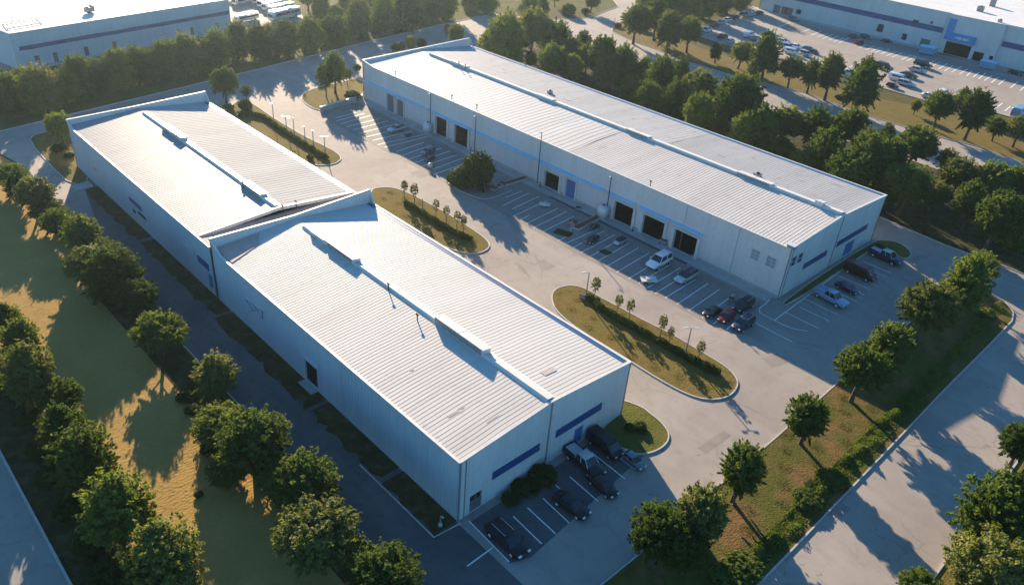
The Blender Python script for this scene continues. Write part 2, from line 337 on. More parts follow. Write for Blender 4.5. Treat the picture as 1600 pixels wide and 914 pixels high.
# yard of the far warehouses
sheet('pavement', pxs([(-250, 160), (0, 110), (30, 112), (362, 48), (372, 47), (400, 43), (480, 33), (465, 17), (420, 0), (395, -25), (330, -25)]) + [G(-60, 20)], .022, 'asphalt')
sheet('pavement', pxs([(1093, 46), (1140, 28), (1178, 11), (1195, 16), (1437, 73), (1470, 86), (1560, 102), (1600, 118), (1800, 170), (1800, 250), (1600, 190), (1550, 176), (1445, 158), (1387, 141), (1142, 73), (1096, 58)]), .07, 'asphalt')
mb = MB(); strip(mb, pxs([(1178, 11), (1140, 28), (1093, 46), (1096, 58), (1142, 73), (1387, 141), (1445, 158), (1550, 176), (1600, 190)]), .12, -.1, 0, .22, False); structure('kerb', mb, 'kerb_stone')
sheet('road', pxs([(1222, 44), (1310, 60), (1440, 90), (1600, 138), (1600, 143 - 12), (1437, 84 - 7), (1225, 33)]), .078, 'stall_asphalt')

mat('patch', (.205, .182, .158), (.245, .22, .19), scale=.8, rough=.85, spec=.2)
for q in (((836, 410), (852, 405), (868, 417), (851, 423)), ((1190, 560), (1215, 552), (1232, 566), (1206, 575)), ((640, 270), (668, 262), (684, 270), (655, 279)), ((1290, 800), (1312, 782), (1330, 795), (1306, 815)), ((560, 205), (575, 200), (590, 206), (573, 212)), ((1090, 700), (1130, 672), (1142, 680), (1103, 709))):
    P = pxs(q); sheet('pavement', P if area2(P) > 0 else P[::-1], .027, 'patch')
# ------------------------------------------------------------------ painted stall lines
def lines_mesh(segs, wd=.14, z=.036):
    mb = MB()
    for s in segs:
        P = [G(x, y) for x, y in s]
        strip(mb, P, wd / 2, -wd / 2, z - .002, z, False)
    structure('road_marking', mb, 'paint')
def cr(x0, y0, k, L): return [[(x0 + a / k, y0 + b / k) for a, b in s] for s in L]
lines_mesh(cr(800, 229, 4, [[(-40, 320), (62, 280)], [(-60, 372), (105, 292)], [(0, 392), (170, 313)], [(5, 438), (222, 337)], [(55, 458), (110, 430)], [(93, 482), (288, 386)], [(137, 508), (340, 408)],
    [(193, 533), (368, 447)], [(368, 447), (374, 470)], [(288, 590), (390, 540)], [(340, 605), (540, 515)], [(385, 632), (440, 602)], [(510, 560), (585, 525)], [(433, 664), (642, 553)], [(490, 687), (630, 607)]]) +
    cr(900, 380, 5.333, [[(188, 147), (445, 0)], [(263, 190), (522, 40)], [(340, 243), (610, 82)], [(438, 298), (590, 205)], [(522, 335), (790, 175)], [(592, 375), (870, 205)], [(658, 420), (835, 312)],
    [(742, 457), (1000, 300)], [(840, 510), (1098, 338)], [(943, 560), (1197, 385)], [(1048, 622), (1317, 428)], [(1145, 673), (1255, 590)], [(1250, 725), (1300, 680)]]))
lines_mesh(cr(500, 120, 5.333, [[(635, 627), (865, 550)], [(685, 658), (930, 572)], [(742, 688), (1018, 596)], [(790, 717), (1083, 622)], [(845, 750), (1140, 653)], [(945, 772), (1205, 675)], [(950, 815), (1180, 735)],
    [(130, 345), (300, 300)], [(135, 372), (370, 308)], [(175, 394), (420, 326)], [(220, 420), (500, 350)], [(270, 447), (575, 368)], [(325, 475), (620, 400)], [(385, 505), (680, 430)], [(440, 532), (770, 455)], [(480, 568), (860, 485)], [(540, 590), (900, 500)]]), .2)
lines_mesh(cr(1150, 370, 5.333, [[(320, 697), (1055, 150)], [(415, 632), (695, 767)], [(532, 587), (780, 705)], [(575, 520), (845, 648)], [(640, 470), (905, 603)], [(715, 405), (1005, 542)], [(800, 392), (1040, 512)], [(840, 320), (1122, 443)], [(880, 400), (1070, 488)],
    [(930, 290), (1175, 412)], [(1000, 228), (1262, 340)], [(1060, 205), (1292, 303)], [(280, 525), (240, 565), (192, 600), (200, 635), (320, 697), (400, 738), (480, 768), (597, 785)], [(10, 700), (50, 680), (90, 680), (470, 878)]]))
lines_mesh(cr(680, 680, 4.436, [[(232, 592), (512, 877)], [(402, 775), (220, 908)], [(540, 560), (738, 752)], [(640, 502), (835, 683)], [(747, 437), (928, 607)], [(835, 345), (1042, 530)], [(933, 288), (1130, 458)], [(1040, 200), (1237, 372)], [(1085, 120), (1316, 303)], [(1200, 100), (1397, 245)]]))
lines_mesh(cr(1180, 0, 7.255, [[(270, 312), (400, 262)], [(510, 375), (625, 335)], [(635, 405), (750, 360)], [(700, 427), (820, 385)], [(765, 445), (880, 395)], [(835, 462), (940, 413)], [(890, 478), (1005, 437)], [(945, 495), (1105, 415)], [(1180, 550), (1265, 510)], [(1255, 572), (1340, 530)],
    [(1310, 590), (1415, 547)], [(1360, 603), (1450, 560)], [(1425, 622), (1520, 572)], [(1490, 640), (1590, 595)], [(1550, 655), (1600, 632)], [(1000, 800), (1105, 752)], [(1060, 835), (1190, 785)]]) +
    cr(1400, 0, 8, [[(0, 705), (75, 665)], [(65, 755), (190, 695)], [(190, 695), (255, 712)], [(135, 768), (255, 712)], [(355, 835), (470, 775)], [(440, 840), (543, 785)], [(530, 870), (640, 803)], [(605, 893), (710, 830)], [(695, 908), (815, 838)], [(795, 930), (890, 873)]]) +
    cr(1200, 0, 4, [[(1240, 478), (1275, 448)], [(1280, 487), (1320, 455)], [(1315, 497), (1360, 460)], [(1350, 508), (1400, 475)], [(1395, 520), (1440, 485)], [(1440, 533), (1480, 500)], [(1515, 553), (1562, 512)], [(1575, 570), (1600, 548)], [(1395, 700), (1465, 648)], [(1480, 697), (1515, 668)]]), .35, .088)

# ------------------------------------------------------------------ warehouses
def ribs(x0, x1, ya, za, yb, zb, step=.62, h=.08, wob=.0, broken=None):
    """ribbed sheet roof: ribs run from eave (ya, za) up to ridge (yb, zb)"""
    mb = MB(); x = x0; rows = []
    rnd = random.Random(int(x0 * 7 + ya))
    while x < x1 - .02:
        s = min(step, x1 - x)
        wr = min(.24, .085 / s) / 2
        for t, z in ((0, 0), (.5 - wr, 0), (.5 - wr * .6, h), (.5 + wr * .6, h), (.5 + wr, 0)):
            rows.append((x + s * t, z))
        x += s
    rows.append((x1, 0)); n = 4; vs = []
    for i, (xx, z) in enumerate(rows):
        for k in range(n + 1):
            t = k / n; j = math.sin(xx * .13 + k * 1.3) * wob * math.sin(math.pi * t)
            vs.append((min(x1, max(x0, xx + j)), ya + (yb - ya) * t, za + (zb - za) * t + z))
    fs = []
    up = (ya > yb)
    for i in range(len(rows) - 1):
        for k in range(n):
            a = i * (n + 1) + k; q = (a, a + 1, a + n + 2, a + n + 1)
            fs.append(q[::-1] if not up else q[::-1])
    mb.add(vs, fs); 
    # keep normals upward
    v = [Vector(p) for p in vs[:1]]
    f0 = mb.f[0]; A, B, C = (Vector(mb.v[i]) for i in f0[:3])
    if (B - A).cross(C - A).z < 0: mb.f = [f[::-1] for f in mb.f]
    return mb

def wall_plane(mb, P, u0, u1, z0, top, holes, nrm, mi=0, dep=.35, inmi=None):
    """wall with rectangular openings; P(u, z, d) gives the point d metres inside; top(u) the height"""
    us = sorted({u0, u1} | {h[0] for h in holes} | {h[1] for h in holes})
    for a, b in zip(us, us[1:]):
        hs = sorted([(h[2], h[3]) for h in holes if h[0] <= a + 1e-6 and h[1] >= b - 1e-6])
        z = z0
        for lo, hi in hs + [(None, None)]:
            if lo is None: q = [(a, z), (b, z), (b, top(b)), (a, top(a))]
            else: q = [(a, z), (b, z), (b, lo), (a, lo)]
            if lo is None or lo > z + 1e-4:
                vs = [P(u, zz, 0) for u, zz in q]; mb.add(vs, [(0, 1, 2, 3)], mi)
            if lo is not None: z = hi
    for a, b, lo, hi in holes:
        o = [(a, lo), (b, lo), (b, hi), (a, hi)]
        for i in range(4):
            (p, q), (r, s) = o[i], o[(i + 1) % 4]
            mb.add([P(p, q, 0), P(r, s, 0), P(r, s, dep), P(p, q, dep)], [(0, 1, 2, 3)], mi)

def rect_part(name, P, a, b, lo, hi, d0, d1, m, parent):
    mb = MB()
    mb.hexa([P(a, lo, d0), P(b, lo, d0), P(b, lo, d1), P(a, lo, d1)], [P(a, hi, d0), P(b, hi, d0), P(b, hi, d1), P(a, hi, d1)])
    return part(name, mb, m, parent)

def bump_box(mb, c, sx, sy, sz): mb.box(c[0] - sx / 2, c[0] + sx / 2, c[1] - sy / 2, c[1] + sy / 2, c[2], c[2] + sz)

def coping(mb, pts, w_=.42, t=.16):
    w_ *= .72; t *= .75
    """thin coping along a line of wall-top points"""
    for a, b in zip(pts, pts[1:]):
        a = Vector(a); b = Vector(b); d = (b - a); dd = Vector((d.x, d.y, 0)).normalized(); n = Vector((-dd.y, dd.x, 0)) * w_ / 2
        mb.hexa([a - n, b - n, b + n, a + n][::-1], [p + Vector((0, 0, t)) for p in (a - n, b - n, b + n, a + n)][::-1])

# --- front warehouse (F) and the one behind it (L) on one long footprint
YL, YR, XF0, XJ, XL1, HF = -34.57, -59.09, 38.3, 88.3, 142.1, 7.56
YM = (YL + YR) / 2 + .3; RZ = .95
def gable(h): return lambda y: h + RZ * (1 - abs(y - YM) / (abs(YL - YM) if y > YM else abs(YR - YM)))
gf = gable(HF)
def warehouse(label, x0, x1, parp, near_gable, rib_left, rib_right, mats, wall_m, name='warehouse', joint=False, holes_left=(), rx=None):
    t = thing(name, label, 'warehouse', (x0, YL, 0))
    Pl = lambda u, z, d: (u, YL - d, z); Pr = lambda u, z, d: (u, YR + d, z)
    h = HF; rl = min(3., (x1 - x0) * .1)
    tl = lambda u: h + parp[0] * max(0, (u - (x1 - rl)) / rl); tr = lambda u: h + parp[2] * max(0, (u - (x1 - rl * .4)) / (rl * .4))
    mb = MB()
    wall_plane(mb, Pl, x0, x1 - rl, 0, tl, list(holes_left), 1); wall_plane(mb, Pl, x1 - rl, x1, 0, tl, [], 1)
    part('wall', mb, wall_m, t)
    mb = MB(); wall_plane(mb, Pr, x0, x1 - rl * .4, 0, tr, [], -1); wall_plane(mb, Pr, x1 - rl * .4, x1, 0, tr, [], -1)
    part('wall', mb, 'wall_white', t)
    # far wall with parapet
    mb = MB(); ys = [YL, YM, YR]; zt = [h + parp[0], h + parp[1], h + parp[2]]
    for i in range(2):
        a, b = ys[i], ys[i + 1]
        mb.hexa([(x1 - .3, a, 0), (x1 - .3, b, 0), (x1, b, 0), (x1, a, 0)], [(x1 - .3, a, zt[i]), (x1 - .3, b, zt[i + 1]), (x1, b, zt[i + 1]), (x1, a, zt[i])])
    part('parapet', mb, 'wall_white', t)
    mb = MB(); coping(mb, [(x0, YL, h), (x1 - rl, YL, h), (x1, YL, h + parp[0]), (x1 - .15, YM, zt[1]), (x1, YR, h + parp[2])])
    coping(mb, [(x1, YR, h + parp[2] - .003), (x1 - rl * .4, YR, h)]); coping(mb, [(x1 - rl * .4, YR, h + .004), (x0, YR, h + .004)], .5, .1)
    part('coping', mb, 'trim_white', t)
    mb = MB(); mb.box(x0 + .3, x1 - .4, YR + .26, YR + .75, h - .14, h + .03); part('gutter', mb, 'blue_band', t)
    x0r = rx or (x0 + (.25 if near_gable else 0))
    r = part('roof', ribs(x0r, x1 - .3, YL - .15, h + .02, YM, h + RZ, *rib_left), mats[0], t)
    r = part('roof', ribs(x0r, x1 - .3, YR + .5, h - .02, YM, h + RZ, *rib_right), mats[1], t)
    # continuous ridge cap
    mb = MB()
    n0 = (rx or x0) + .4; n1 = x1 - 3.2
    mb.hexa([(n0, YM + .55, h + RZ - .02), (n1, YM + .55, h + RZ - .02), (n1, YM - .85, h + RZ - .05), (n0, YM - .85, h + RZ - .05)][::-1],
            [(n0, YM + .3, h + RZ + .26), (n1, YM + .3, h + RZ + .26), (n1, YM - .5, h + RZ + .16), (n0, YM - .5, h + RZ + .16)][::-1])
    part('ridge_cap', mb, 'trim_white', t)
    return t
def ridge_vent(parent, x0, x1, z, ym, hh=.9, off=0., louv=True):
    mb = MB(); mb.hexa([(x0, ym + .58 + off, z - .1), (x1, ym + .58 + off, z - .1), (x1, ym - .55 + off, z - .1), (x0, ym - .55 + off, z - .1)][::-1],
            [(x0, ym + .58 + off, z + hh), (x1, ym + .58 + off, z + hh), (x1, ym - .6 + off, z + hh * .75), (x0, ym - .6 + off, z + hh * .75)][::-1])
    v = part('roof_ventilator', mb, 'metal_pale', parent)
    if louv:
        mb = MB(); x = x0 + .25; yy = ym + .582 + off; cs = []
        while x < x1 - .4:
            cs += [(x, yy), (x + .05, yy + .06), (x + .3, yy + .06), (x + .35, yy)]; x += .58
        vs = [(a, b, z + .1) for a, b in cs] + [(a, b, z + hh - .1) for a, b in cs]; k_ = len(cs)
        mb.add(vs, [(i + 1, i, k_ + i, k_ + i + 1) for i in range(k_ - 1)])
        mkobj('vent_grille', mb.mesh('vent_grille', 'metal_grey', parent.location), v)
    mb = MB()
    k = max(2, int((x1 - x0) / 3.4))
    for i in range(k):
        a = x0 - .08 + i * (x1 - x0) / k; b = a + (x1 - x0) / k - .1
        mb.hexa([(a, ym + .66 + off, z + hh + .003), (b, ym + .66 + off, z + hh + .003), (b, ym - .7 + off, z + hh * .72), (a, ym - .7 + off, z + hh * .72)][::-1],
                [(a, ym + .66 + off, z + hh + .09), (b, ym + .66 + off, z + hh + .09), (b, ym - .7 + off, z + hh * .72 + .09), (a, ym - .7 + off, z + hh * .72 + .09)][::-1])
    mkobj('lid', mb.mesh('lid', 'trim_white', parent.location), v)
    return v

d0 = OY(475, 556, YL); d1 = OY(497, 607, YL)
doorx = (min(d0.x, d1.x) - .0, max(d0.x, d1.x)); 
Fd = (doorx[0], doorx[1], 0.12, 3.3)
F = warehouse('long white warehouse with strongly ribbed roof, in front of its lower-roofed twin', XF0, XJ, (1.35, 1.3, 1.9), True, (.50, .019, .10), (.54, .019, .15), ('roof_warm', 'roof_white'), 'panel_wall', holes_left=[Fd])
# near gable wall of F
Pg = lambda u, z, d: (XF0 + d, u, z)
e1 = OX(734, 783, XF0); e2 = OX(753, 771, XF0); e3 = OX(897, 681, XF0); e4 = OX(911, 672, XF0)
hA = (e2.y, e1.y, 0.05, 2.3); hB = (e4.y, e3.y, .05, 2.4)
mb = MB(); wall_plane(mb, Pg, YR, YM, 0, gf, [hB], 1); wall_plane(mb, Pg, YM, YL, 0, gf, [hA], 1)
part('wall', mb, 'wall_white', F)
mb = MB(); coping(mb, [(XF0 + .1, YL, HF + .02), (XF0 + .1, YM, HF + RZ + .02), (XF0 + .1, YR, HF + .02)], .5, .14); part('coping', mb, 'trim_white', F)
for q in ((XF0 - .06, XF0 + .01, YM - .1, YM + .1, 0, HF + RZ - .1), (XF0 - .09, XF0 + .02, YL - .12, YL + .08, 0, HF), (XF0 - .09, XF0 + .02, YL - .75, YL - .68, 0, HF - .05), (XF0 - .05, XF0 + .01, YR - .06, YR + .12, 0, HF - .05)):
    mb = MB(); mb.box(*q); part('downpipe', mb, 'metal_grey', F)
for (a, b, c, d), m in ((hA, 'door_grey'), (hB, 'door_blue')):
    dr = rect_part('door', Pg, a, b, c, d, .12, .2, m, F)
    if m == 'door_grey':
        for k in (0, 1):
            mb = MB(); u = a + (b - a) * (.08 + .48 * k); mb.box(XF0 + .09, XF0 + .13, u, u + (b - a) * .36, 1.45, 2.1)
            mkobj('pane', mb.mesh('pane', 'glass_dark', F.location), dr)
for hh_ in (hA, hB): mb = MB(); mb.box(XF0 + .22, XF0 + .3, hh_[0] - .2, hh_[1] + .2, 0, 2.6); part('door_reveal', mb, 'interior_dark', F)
def band_on_X(X, pts, m, parent, th=.05, nm='wall_stripe'):
    P = [OX(x, y, X) for x, y in pts]; mb = MB()
    f = [(p.x - th, p.y, p.z) for p in P]; b = [(p.x + .0, p.y, p.z) for p in P]
    mb.hexa(b, f); mb2 = mb; return part(nm, mb, m, parent)
def zband_X(X, a, b, m, parent, tz):
    A = OX(*a, X); B = OX(*b, X); z = (A.z + B.z) / 2; mb = MB(); mb.box(X - .06, X + .0, min(A.y, B.y), max(A.y, B.y), z - tz / 2, z + tz / 2); return part('wall_stripe', mb, m, parent)
zband_X(XF0, (769, 744), (843, 697), 'blue_band', F, 1.0); zband_X(XF0, (868, 680), (940, 632), 'blue_band', F, 1.0)
# vertical ribs on the near half of the shaded side wall
mb = MB(); x = XF0 + .4
while x < XF0 + 20:
    if not (Fd[0] - .3 < x < Fd[1] + .3): mb.box(x, x + .16, YL - .01, YL + .05, .05, HF - .06)
    x += .48 if x < XF0 + 9 else .62
part('cladding', mb, 'panel_wall', F)
PlF = lambda u, z, d: (u, YL - d, z)
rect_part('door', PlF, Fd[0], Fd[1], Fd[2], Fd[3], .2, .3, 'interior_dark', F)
mb = MB(); mb.box(Fd[1] - .1, Fd[1] + .1, YL, YL + .14, 3.4, 3.6); mb.box(Fd[0] - .2, Fd[1] + .3, YL, YL + .22, 3.45, 3.55); part('door_hood', mb, 'metal_pale', F)
mb = MB(); mb.box(Fd[0] - .1, Fd[1] + .1, YL + .02, YL + 1.0, 0, .12); part('doorstep', mb, 'concrete', F)
# wall bracket marks on the side wall
mb = MB()
for a, b in (((383, 468), (410, 488)), ((396, 478), (410, 498)), ((410, 486), (410, 499)), ((383, 468), (396, 486)), ((388, 486), (404, 484))):
    mb.tube(OY(*a, YL + .06), OY(*b, YL + .06), .04, n=5)
part('wall_bracket', mb, 'metal_grey', F)
zr = HF + RZ
A = G(778, 572, zr + .6); B_ = G(705, 525, zr + .6)
ridge_vent(F, 48.2, 56.4, zr, YM, .85)
ridge_vent(F, G(545, 410, zr + .5).x, G(500, 380, zr + .5).x, zr, YM, .65)
ridge_vent(F, G(497, 378, zr + .5).x, G(478, 362, zr + .5).x, zr, YM, .5, louv=False)
# parapet's shadow on the roof, painted as a tan patch
mb = MB(); mb.hexa([(83.2, YL - .4, HF + .11), (87.6, YL - .4, HF + .11), (87.6, YL - 6.5, HF + .11 + .47), (85, YL - 5, HF + .11 + .36)], [(83.2, YL - .4, HF + .13), (87.6, YL - .4, HF + .13), (87.6, YL - 6.5, HF + .13 + .47), (85, YL - 5, HF + .13 + .36)])
part('roof_patch', mb, 'roof_patch', F)
# --- L
LH = [OY(202, 309, YL), OY(222, 328, YL)]
Lw = thing
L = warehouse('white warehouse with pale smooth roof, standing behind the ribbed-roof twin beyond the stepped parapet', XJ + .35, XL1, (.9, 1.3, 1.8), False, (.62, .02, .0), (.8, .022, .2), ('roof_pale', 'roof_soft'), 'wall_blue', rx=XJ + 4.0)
# tan gap strip beyond the parapet
mb = MB(); mb.box(XJ + .02, XJ + 3.95, YR + .3, YL - .3, HF - .6, HF + .06); part('roof_gutter', mb, 'roof_patch', L)
mb = MB()
for s in (0, 1):
    a, b = ((YL - .2, HF + .05), (YM, HF + RZ)) if s == 0 else ((YM, HF + RZ), (YR + .3, HF + .05))
    mb.hexa([(XJ + 3.7, a[0], a[1] - .3), (XJ + 3.7, b[0], b[1] - .3), (XJ + 4.1, b[0], b[1] - .3), (XJ + 4.1, a[0], a[1] - .3)], [(XJ + 3.7, a[0], a[1] + .16), (XJ + 3.7, b[0], b[1] + .16), (XJ + 4.1, b[0], b[1] + .16), (XJ + 4.1, a[0], a[1] + .16)])
part('coping', mb, 'trim_white', L)
ridge_vent(L, G(258, 210, zr + .5).x, G(243, 198, zr + .5).x, zr, YM, .55, louv=False)
ridge_vent(L, G(272, 219, zr + .5).x, G(259, 211, zr + .5).x, zr, YM, .65, louv=False)
ridge_vent(L, G(404, 305, zr + .5).x, G(372, 284, zr + .5).x, zr, YM, .5)
mb = MB(); mb.tube((XJ + .2, YL + .04, 0), (XJ + .2, YL + .04, HF), .09); part('downpipe', mb, 'metal_grey', L)
def wall_px(name, Y, a, b, m, parent, th=.06, side=1):
    A = OY(*a, Y); B = OY(*b, Y); mb = MB(); mb.box(min(A.x, B.x), max(A.x, B.x), Y - .0 if side > 0 else Y - 0, Y + th * side, min(A.z, B.z), max(A.z, B.z))
    return part(name, mb, m, parent)
def slant(name, Y, a, b, h_, m, parent, th=.06):
    A = OY(*a, Y); B = OY(*b, Y); z = (A.z + B.z) / 2; mb = MB(); mb.box(min(A.x, B.x), max(A.x, B.x), Y, Y + th, z - h_ / 2, z + h_ / 2); return part(name, mb, m, parent)
slant('wall_stripe', YL, (202, 310), (221, 327), .7, 'blue_band', L)
slant('window', YL, (208, 328), (212, 332), .5, 'glass_dark', L); slant('window', YL, (216, 332), (228, 342), .45, 'glass_dark', L)
slant('vent_grille', YL, (146, 261), (151, 268), .3, 'metal_grey', L)
slant('wall_stripe', YL, (309, 402), (327, 420), 1.0, 'blue_band', L)
mb = MB()
for a, b in (((287, 382), (303, 398)), ((303, 390), (303, 402)), ((287, 382), (287, 390))): mb.tube(OY(*a, YL + .06), OY(*b, YL + .06), .05, n=5)
part('wall_bracket', mb, 'metal_pale', L)
slant('door', YL, (327, 433), (333, 445), 1.9, 'door_blue', L)

# --- long warehouse (R)
RX0, RX1, RYn, RYf, HR = 40.43, 147.17, -97.66, -129.12, 8.34
RYM = (RYn + RYf) / 2; RRZ = .85
Rw = thing('warehouse', 'longest white warehouse with a row of open loading doors under blue awnings', 'warehouse', (RX0, RYn, 0))
PR = lambda u, z, d: (u, RYn - d, z)
doors = []
for a, b, c, kind in (((605, 146), (616, 150), (606, 172), 'dark'), ((620, 154), (631, 159), (621, 181), 'dark'), ((681, 181), (699, 188), (682, 207), 'open'), ((711, 194), (732, 203), (711, 221), 'open'),
                      ((852, 266), (875, 276), (851, 291), 'open'), ((886, 278), (901, 285), (886, 303), 'blue'), ((962, 313), (991, 326), (960, 341), 'open'), ((1007, 334), (1040, 349), (1006, 362), 'open'), ((1056, 357), (1091, 373), (1053, 390), 'open')):
    A = OY(*a, RYn); B = OY(*b, RYn)
    doors.append((B.x, A.x, .1, (A.z + B.z) / 2, kind))
def topR(u):
    return HR + .55 * max(0, (u - (RX1 - 4)) / 4)
mb = MB(); wall_plane(mb, PR, RX0, RX1 - 4, 0, topR, [d[:4] for d in doors], 1); wall_plane(mb, PR, RX1 - 4, RX1, 0, topR, [], 1)
part('wall', mb, 'wall_white', Rw)
mb = MB(); mb.box(RX0, RX1, RYf, RYf + .3, 0, HR); part('wall', mb, 'wall_white', Rw)
gr = lambda y: HR + RRZ * (1 - abs(y - RYM) / abs(RYn - RYM))
PRn = lambda u, z, d: (RX0 + d, u, z)
f1 = OX(1319, 390, RX0); f2 = OX(1334, 381, RX0)
hD = (min(f1.y, f2.y), max(f1.y, f2.y), .1, 2.7)
mb = MB(); wall_plane(mb, PRn, RYf, RYM, 0, gr, [hD] if hD[1] < RYM else [], 1); wall_plane(mb, PRn, RYM, RYn, 0, gr, [hD] if hD[0] > RYM else [], 1)
part('wall', mb, 'wall_white', Rw)
rect_part('door', PRn, hD[0], hD[1], .1, 2.7, .15, .22, 'door_blue', Rw)
mb = MB()
pz = [HR + .55, HR + 1.15, HR + 1.7]
for a, b, za, zb in ((RYn, RYM, pz[0], pz[1]), (RYM, RYf, pz[1], pz[2])):
    mb.hexa([(RX1 - .3, a, 0), (RX1 - .3, b, 0), (RX1, b, 0), (RX1, a, 0)], [(RX1 - .3, a, za), (RX1 - .3, b, zb), (RX1, b, zb), (RX1, a, za)])
part('parapet', mb, 'wall_white', Rw)
mb = MB(); coping(mb, [(RX0, RYn, HR), (RX1 - 4, RYn, HR), (RX1, RYn, pz[0]), (RX1 - .15, RYM, pz[1]), (RX1, RYf, pz[2])], .4, .12); coping(mb, [(RX1, RYf, pz[2] - .003), (RX1 - 1.4, RYf, HR)], .4)
coping(mb, [(RX1 - 1.4, RYf, HR + .004), (RX0, RYf, HR + .004)], .45, .08); coping(mb, [(RX0 + .1, RYn, HR + .02), (RX0 + .1, RYM, HR + RRZ + .02), (RX0 + .1, RYf, HR + .02)], .5, .16)
part('coping', mb, 'trim_white', Rw)
mb = MB(); mb.box(RX0 + .4, RX1 - .4, RYf + .26, RYf + .9, HR - .16, HR + .03); part('gutter', mb, 'blue_band', Rw)
xm = 92
part('roof', ribs(RX0 + .25, 84, RYn - .15, HR + .02, RYM, HR + RRZ, .56, .028, .12), 'roof_warm', Rw)
part('roof', ribs(84, RX1 - .3, RYn - .15, HR + .02, RYM, HR + RRZ, 1.2, .025, .3), 'roof_white', Rw)
part('roof', ribs(RX0 + .25, 75, RYf + .5, HR - .02, RYM, HR + RRZ, .52, .02, .15), 'roof_grey', Rw)
part('roof', ribs(75, RX1 - .3, RYf + .5, HR - .02, RYM, HR + RRZ, .9, .02, .3), 'roof_grey', Rw)
rzz = HR + RRZ
mb = MB(); n0, n1 = RX0 + .4, RX1 - 4.5
mb.hexa([(n0, RYM + .5, rzz - .02), (n1, RYM + .5, rzz - .02), (n1, RYM - 1.0, rzz - .05), (n0, RYM - 1.0, rzz - .05)][::-1], [(n0, RYM + .45, rzz + .42), (n1, RYM + .45, rzz + .42), (n1, RYM - .8, rzz + .2), (n0, RYM - .8, rzz + .2)][::-1])
part('ridge_cap', mb, 'trim_white', Rw)
for a, b, hh, lv in (((723, 106), (700, 96), .55, False), ((858, 158), (832, 148), .5, False), ((998, 220), (962, 206), .55, True), ((1190, 296), (1137, 274), .55, True), ((1272, 327), (1260, 322), .8, False)):
    ridge_vent(Rw, G(*a, rzz + .5).x, G(*b, rzz + .5).x, rzz, RYM, hh, louv=lv)
# interiors, frames, doors
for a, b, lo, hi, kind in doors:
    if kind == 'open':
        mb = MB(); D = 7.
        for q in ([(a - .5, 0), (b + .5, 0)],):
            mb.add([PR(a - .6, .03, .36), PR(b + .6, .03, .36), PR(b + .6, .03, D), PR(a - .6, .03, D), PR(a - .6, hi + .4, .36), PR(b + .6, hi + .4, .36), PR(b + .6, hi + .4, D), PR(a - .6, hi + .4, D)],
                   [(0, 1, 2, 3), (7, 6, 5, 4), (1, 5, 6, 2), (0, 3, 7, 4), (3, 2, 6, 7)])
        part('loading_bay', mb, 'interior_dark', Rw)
    else:
        rect_part('door', PR, a, b, lo, hi, .2, .3, 'door_blue' if kind == 'blue' else 'door_grey', Rw)
    mb = MB(); fw = .55 if kind == 'open' else .3
    mb.box(a - fw, a, RYn, RYn + .22, 0, hi + .25); mb.box(b, b + fw, RYn, RYn + .22, 0, hi + .25); mb.box(a, b, RYn, RYn + .2, hi, hi + .25)
    part('door_frame', mb, 'trim_white', Rw)
def awn(a, b, zc):
    mb = MB(); x0, x1 = sorted((OY(*a, RYn).x, OY(*b, RYn).x))
    mb.hexa([(x0, RYn + .01, zc - .05), (x1, RYn + .01, zc - .05), (x1, RYn + .6, zc - .22), (x0, RYn + .6, zc - .22)][::1], [(x0, RYn + .01, zc + .1), (x1, RYn + .01, zc + .1), (x1, RYn + .6, zc - .12), (x0, RYn + .6, zc - .12)])
    return part('awning', mb, 'awning_blue', Rw)
ztop = max(d[3] for d in doors) + .55
for a, b in (((571, 125), (664, 163)), ((667, 164), (737, 195)), ((741, 197), (838, 247)), ((843, 250), (946, 300)), ((951, 302), (993, 321)), ((1001, 325), (1048, 346)), ((1052, 350), (1098, 371))):
    awn(a, b, ztop)
u_ = RX0
for a, b, lo, hi, kind in sorted(doors) + [(RX1 + .3, RX1, 0, 0, '')]:
    mb = MB(); mb.box(u_, a - .3, RYn, RYn + .05, 0, .55); part('plinth', mb, 'concrete', Rw); u_ = b + .3
for a, b in (((1176, 388), (1188, 394)), ((1200, 399), (1214, 406))):
    A = OY(*a, RYn); B = OY(*b, RYn); x0, x1 = sorted((A.x, B.x)); z1 = A.z; z0 = z1 - 1.6
    wn = rect_part('window', PR, x0, x1, z0, z1, -.03, .0, 'glass_pale', Rw)
    mb = MB()
    for t in (0, .5, 1): u = x0 + (x1 - x0) * t; mb.box(u - .03, u + .03, RYn + .03, RYn + .07, z0, z1)
    for t in (0, .33, .66, 1): z = z0 + (z1 - z0) * t; mb.box(x0, x1, RYn + .03, RYn + .068, z - .025, z + .025)
    mkobj('frame', mb.mesh('frame', 'metal_pale', Rw.location), wn)
zband_X(RX0, (1254, 419), (1292, 393), 'blue_band', Rw, 1.0); zband_X(RX0, (1307, 383), (1355, 353), 'blue_band', Rw, 1.0)
for a, b in (((1238, 404), (1245, 400)), ((1248, 398.5), (1255, 394.5))):
    A = OX(*a, RX0); B = OX(*b, RX0); mb = MB(); y0, y1 = sorted((A.y, B.y)); mb.box(RX0 - .05, RX0, y0, y1, A.z - 1.4, A.z); wn = part('window', mb, 'glass_blue', Rw)
    mb = MB(); ym_ = (y0 + y1) / 2; mb.box(RX0 - .09, RX0 - .05, y0 - .06, y0 + .03, A.z - 1.45, A.z + .05); mb.box(RX0 - .09, RX0 - .05, y1 - .03, y1 + .06, A.z - 1.45, A.z + .05); mb.box(RX0 - .088, RX0 - .052, y0, y1, A.z - .75, A.z - .67)
    mkobj('frame', mb.mesh('frame', 'metal_pale', Rw.location), wn)
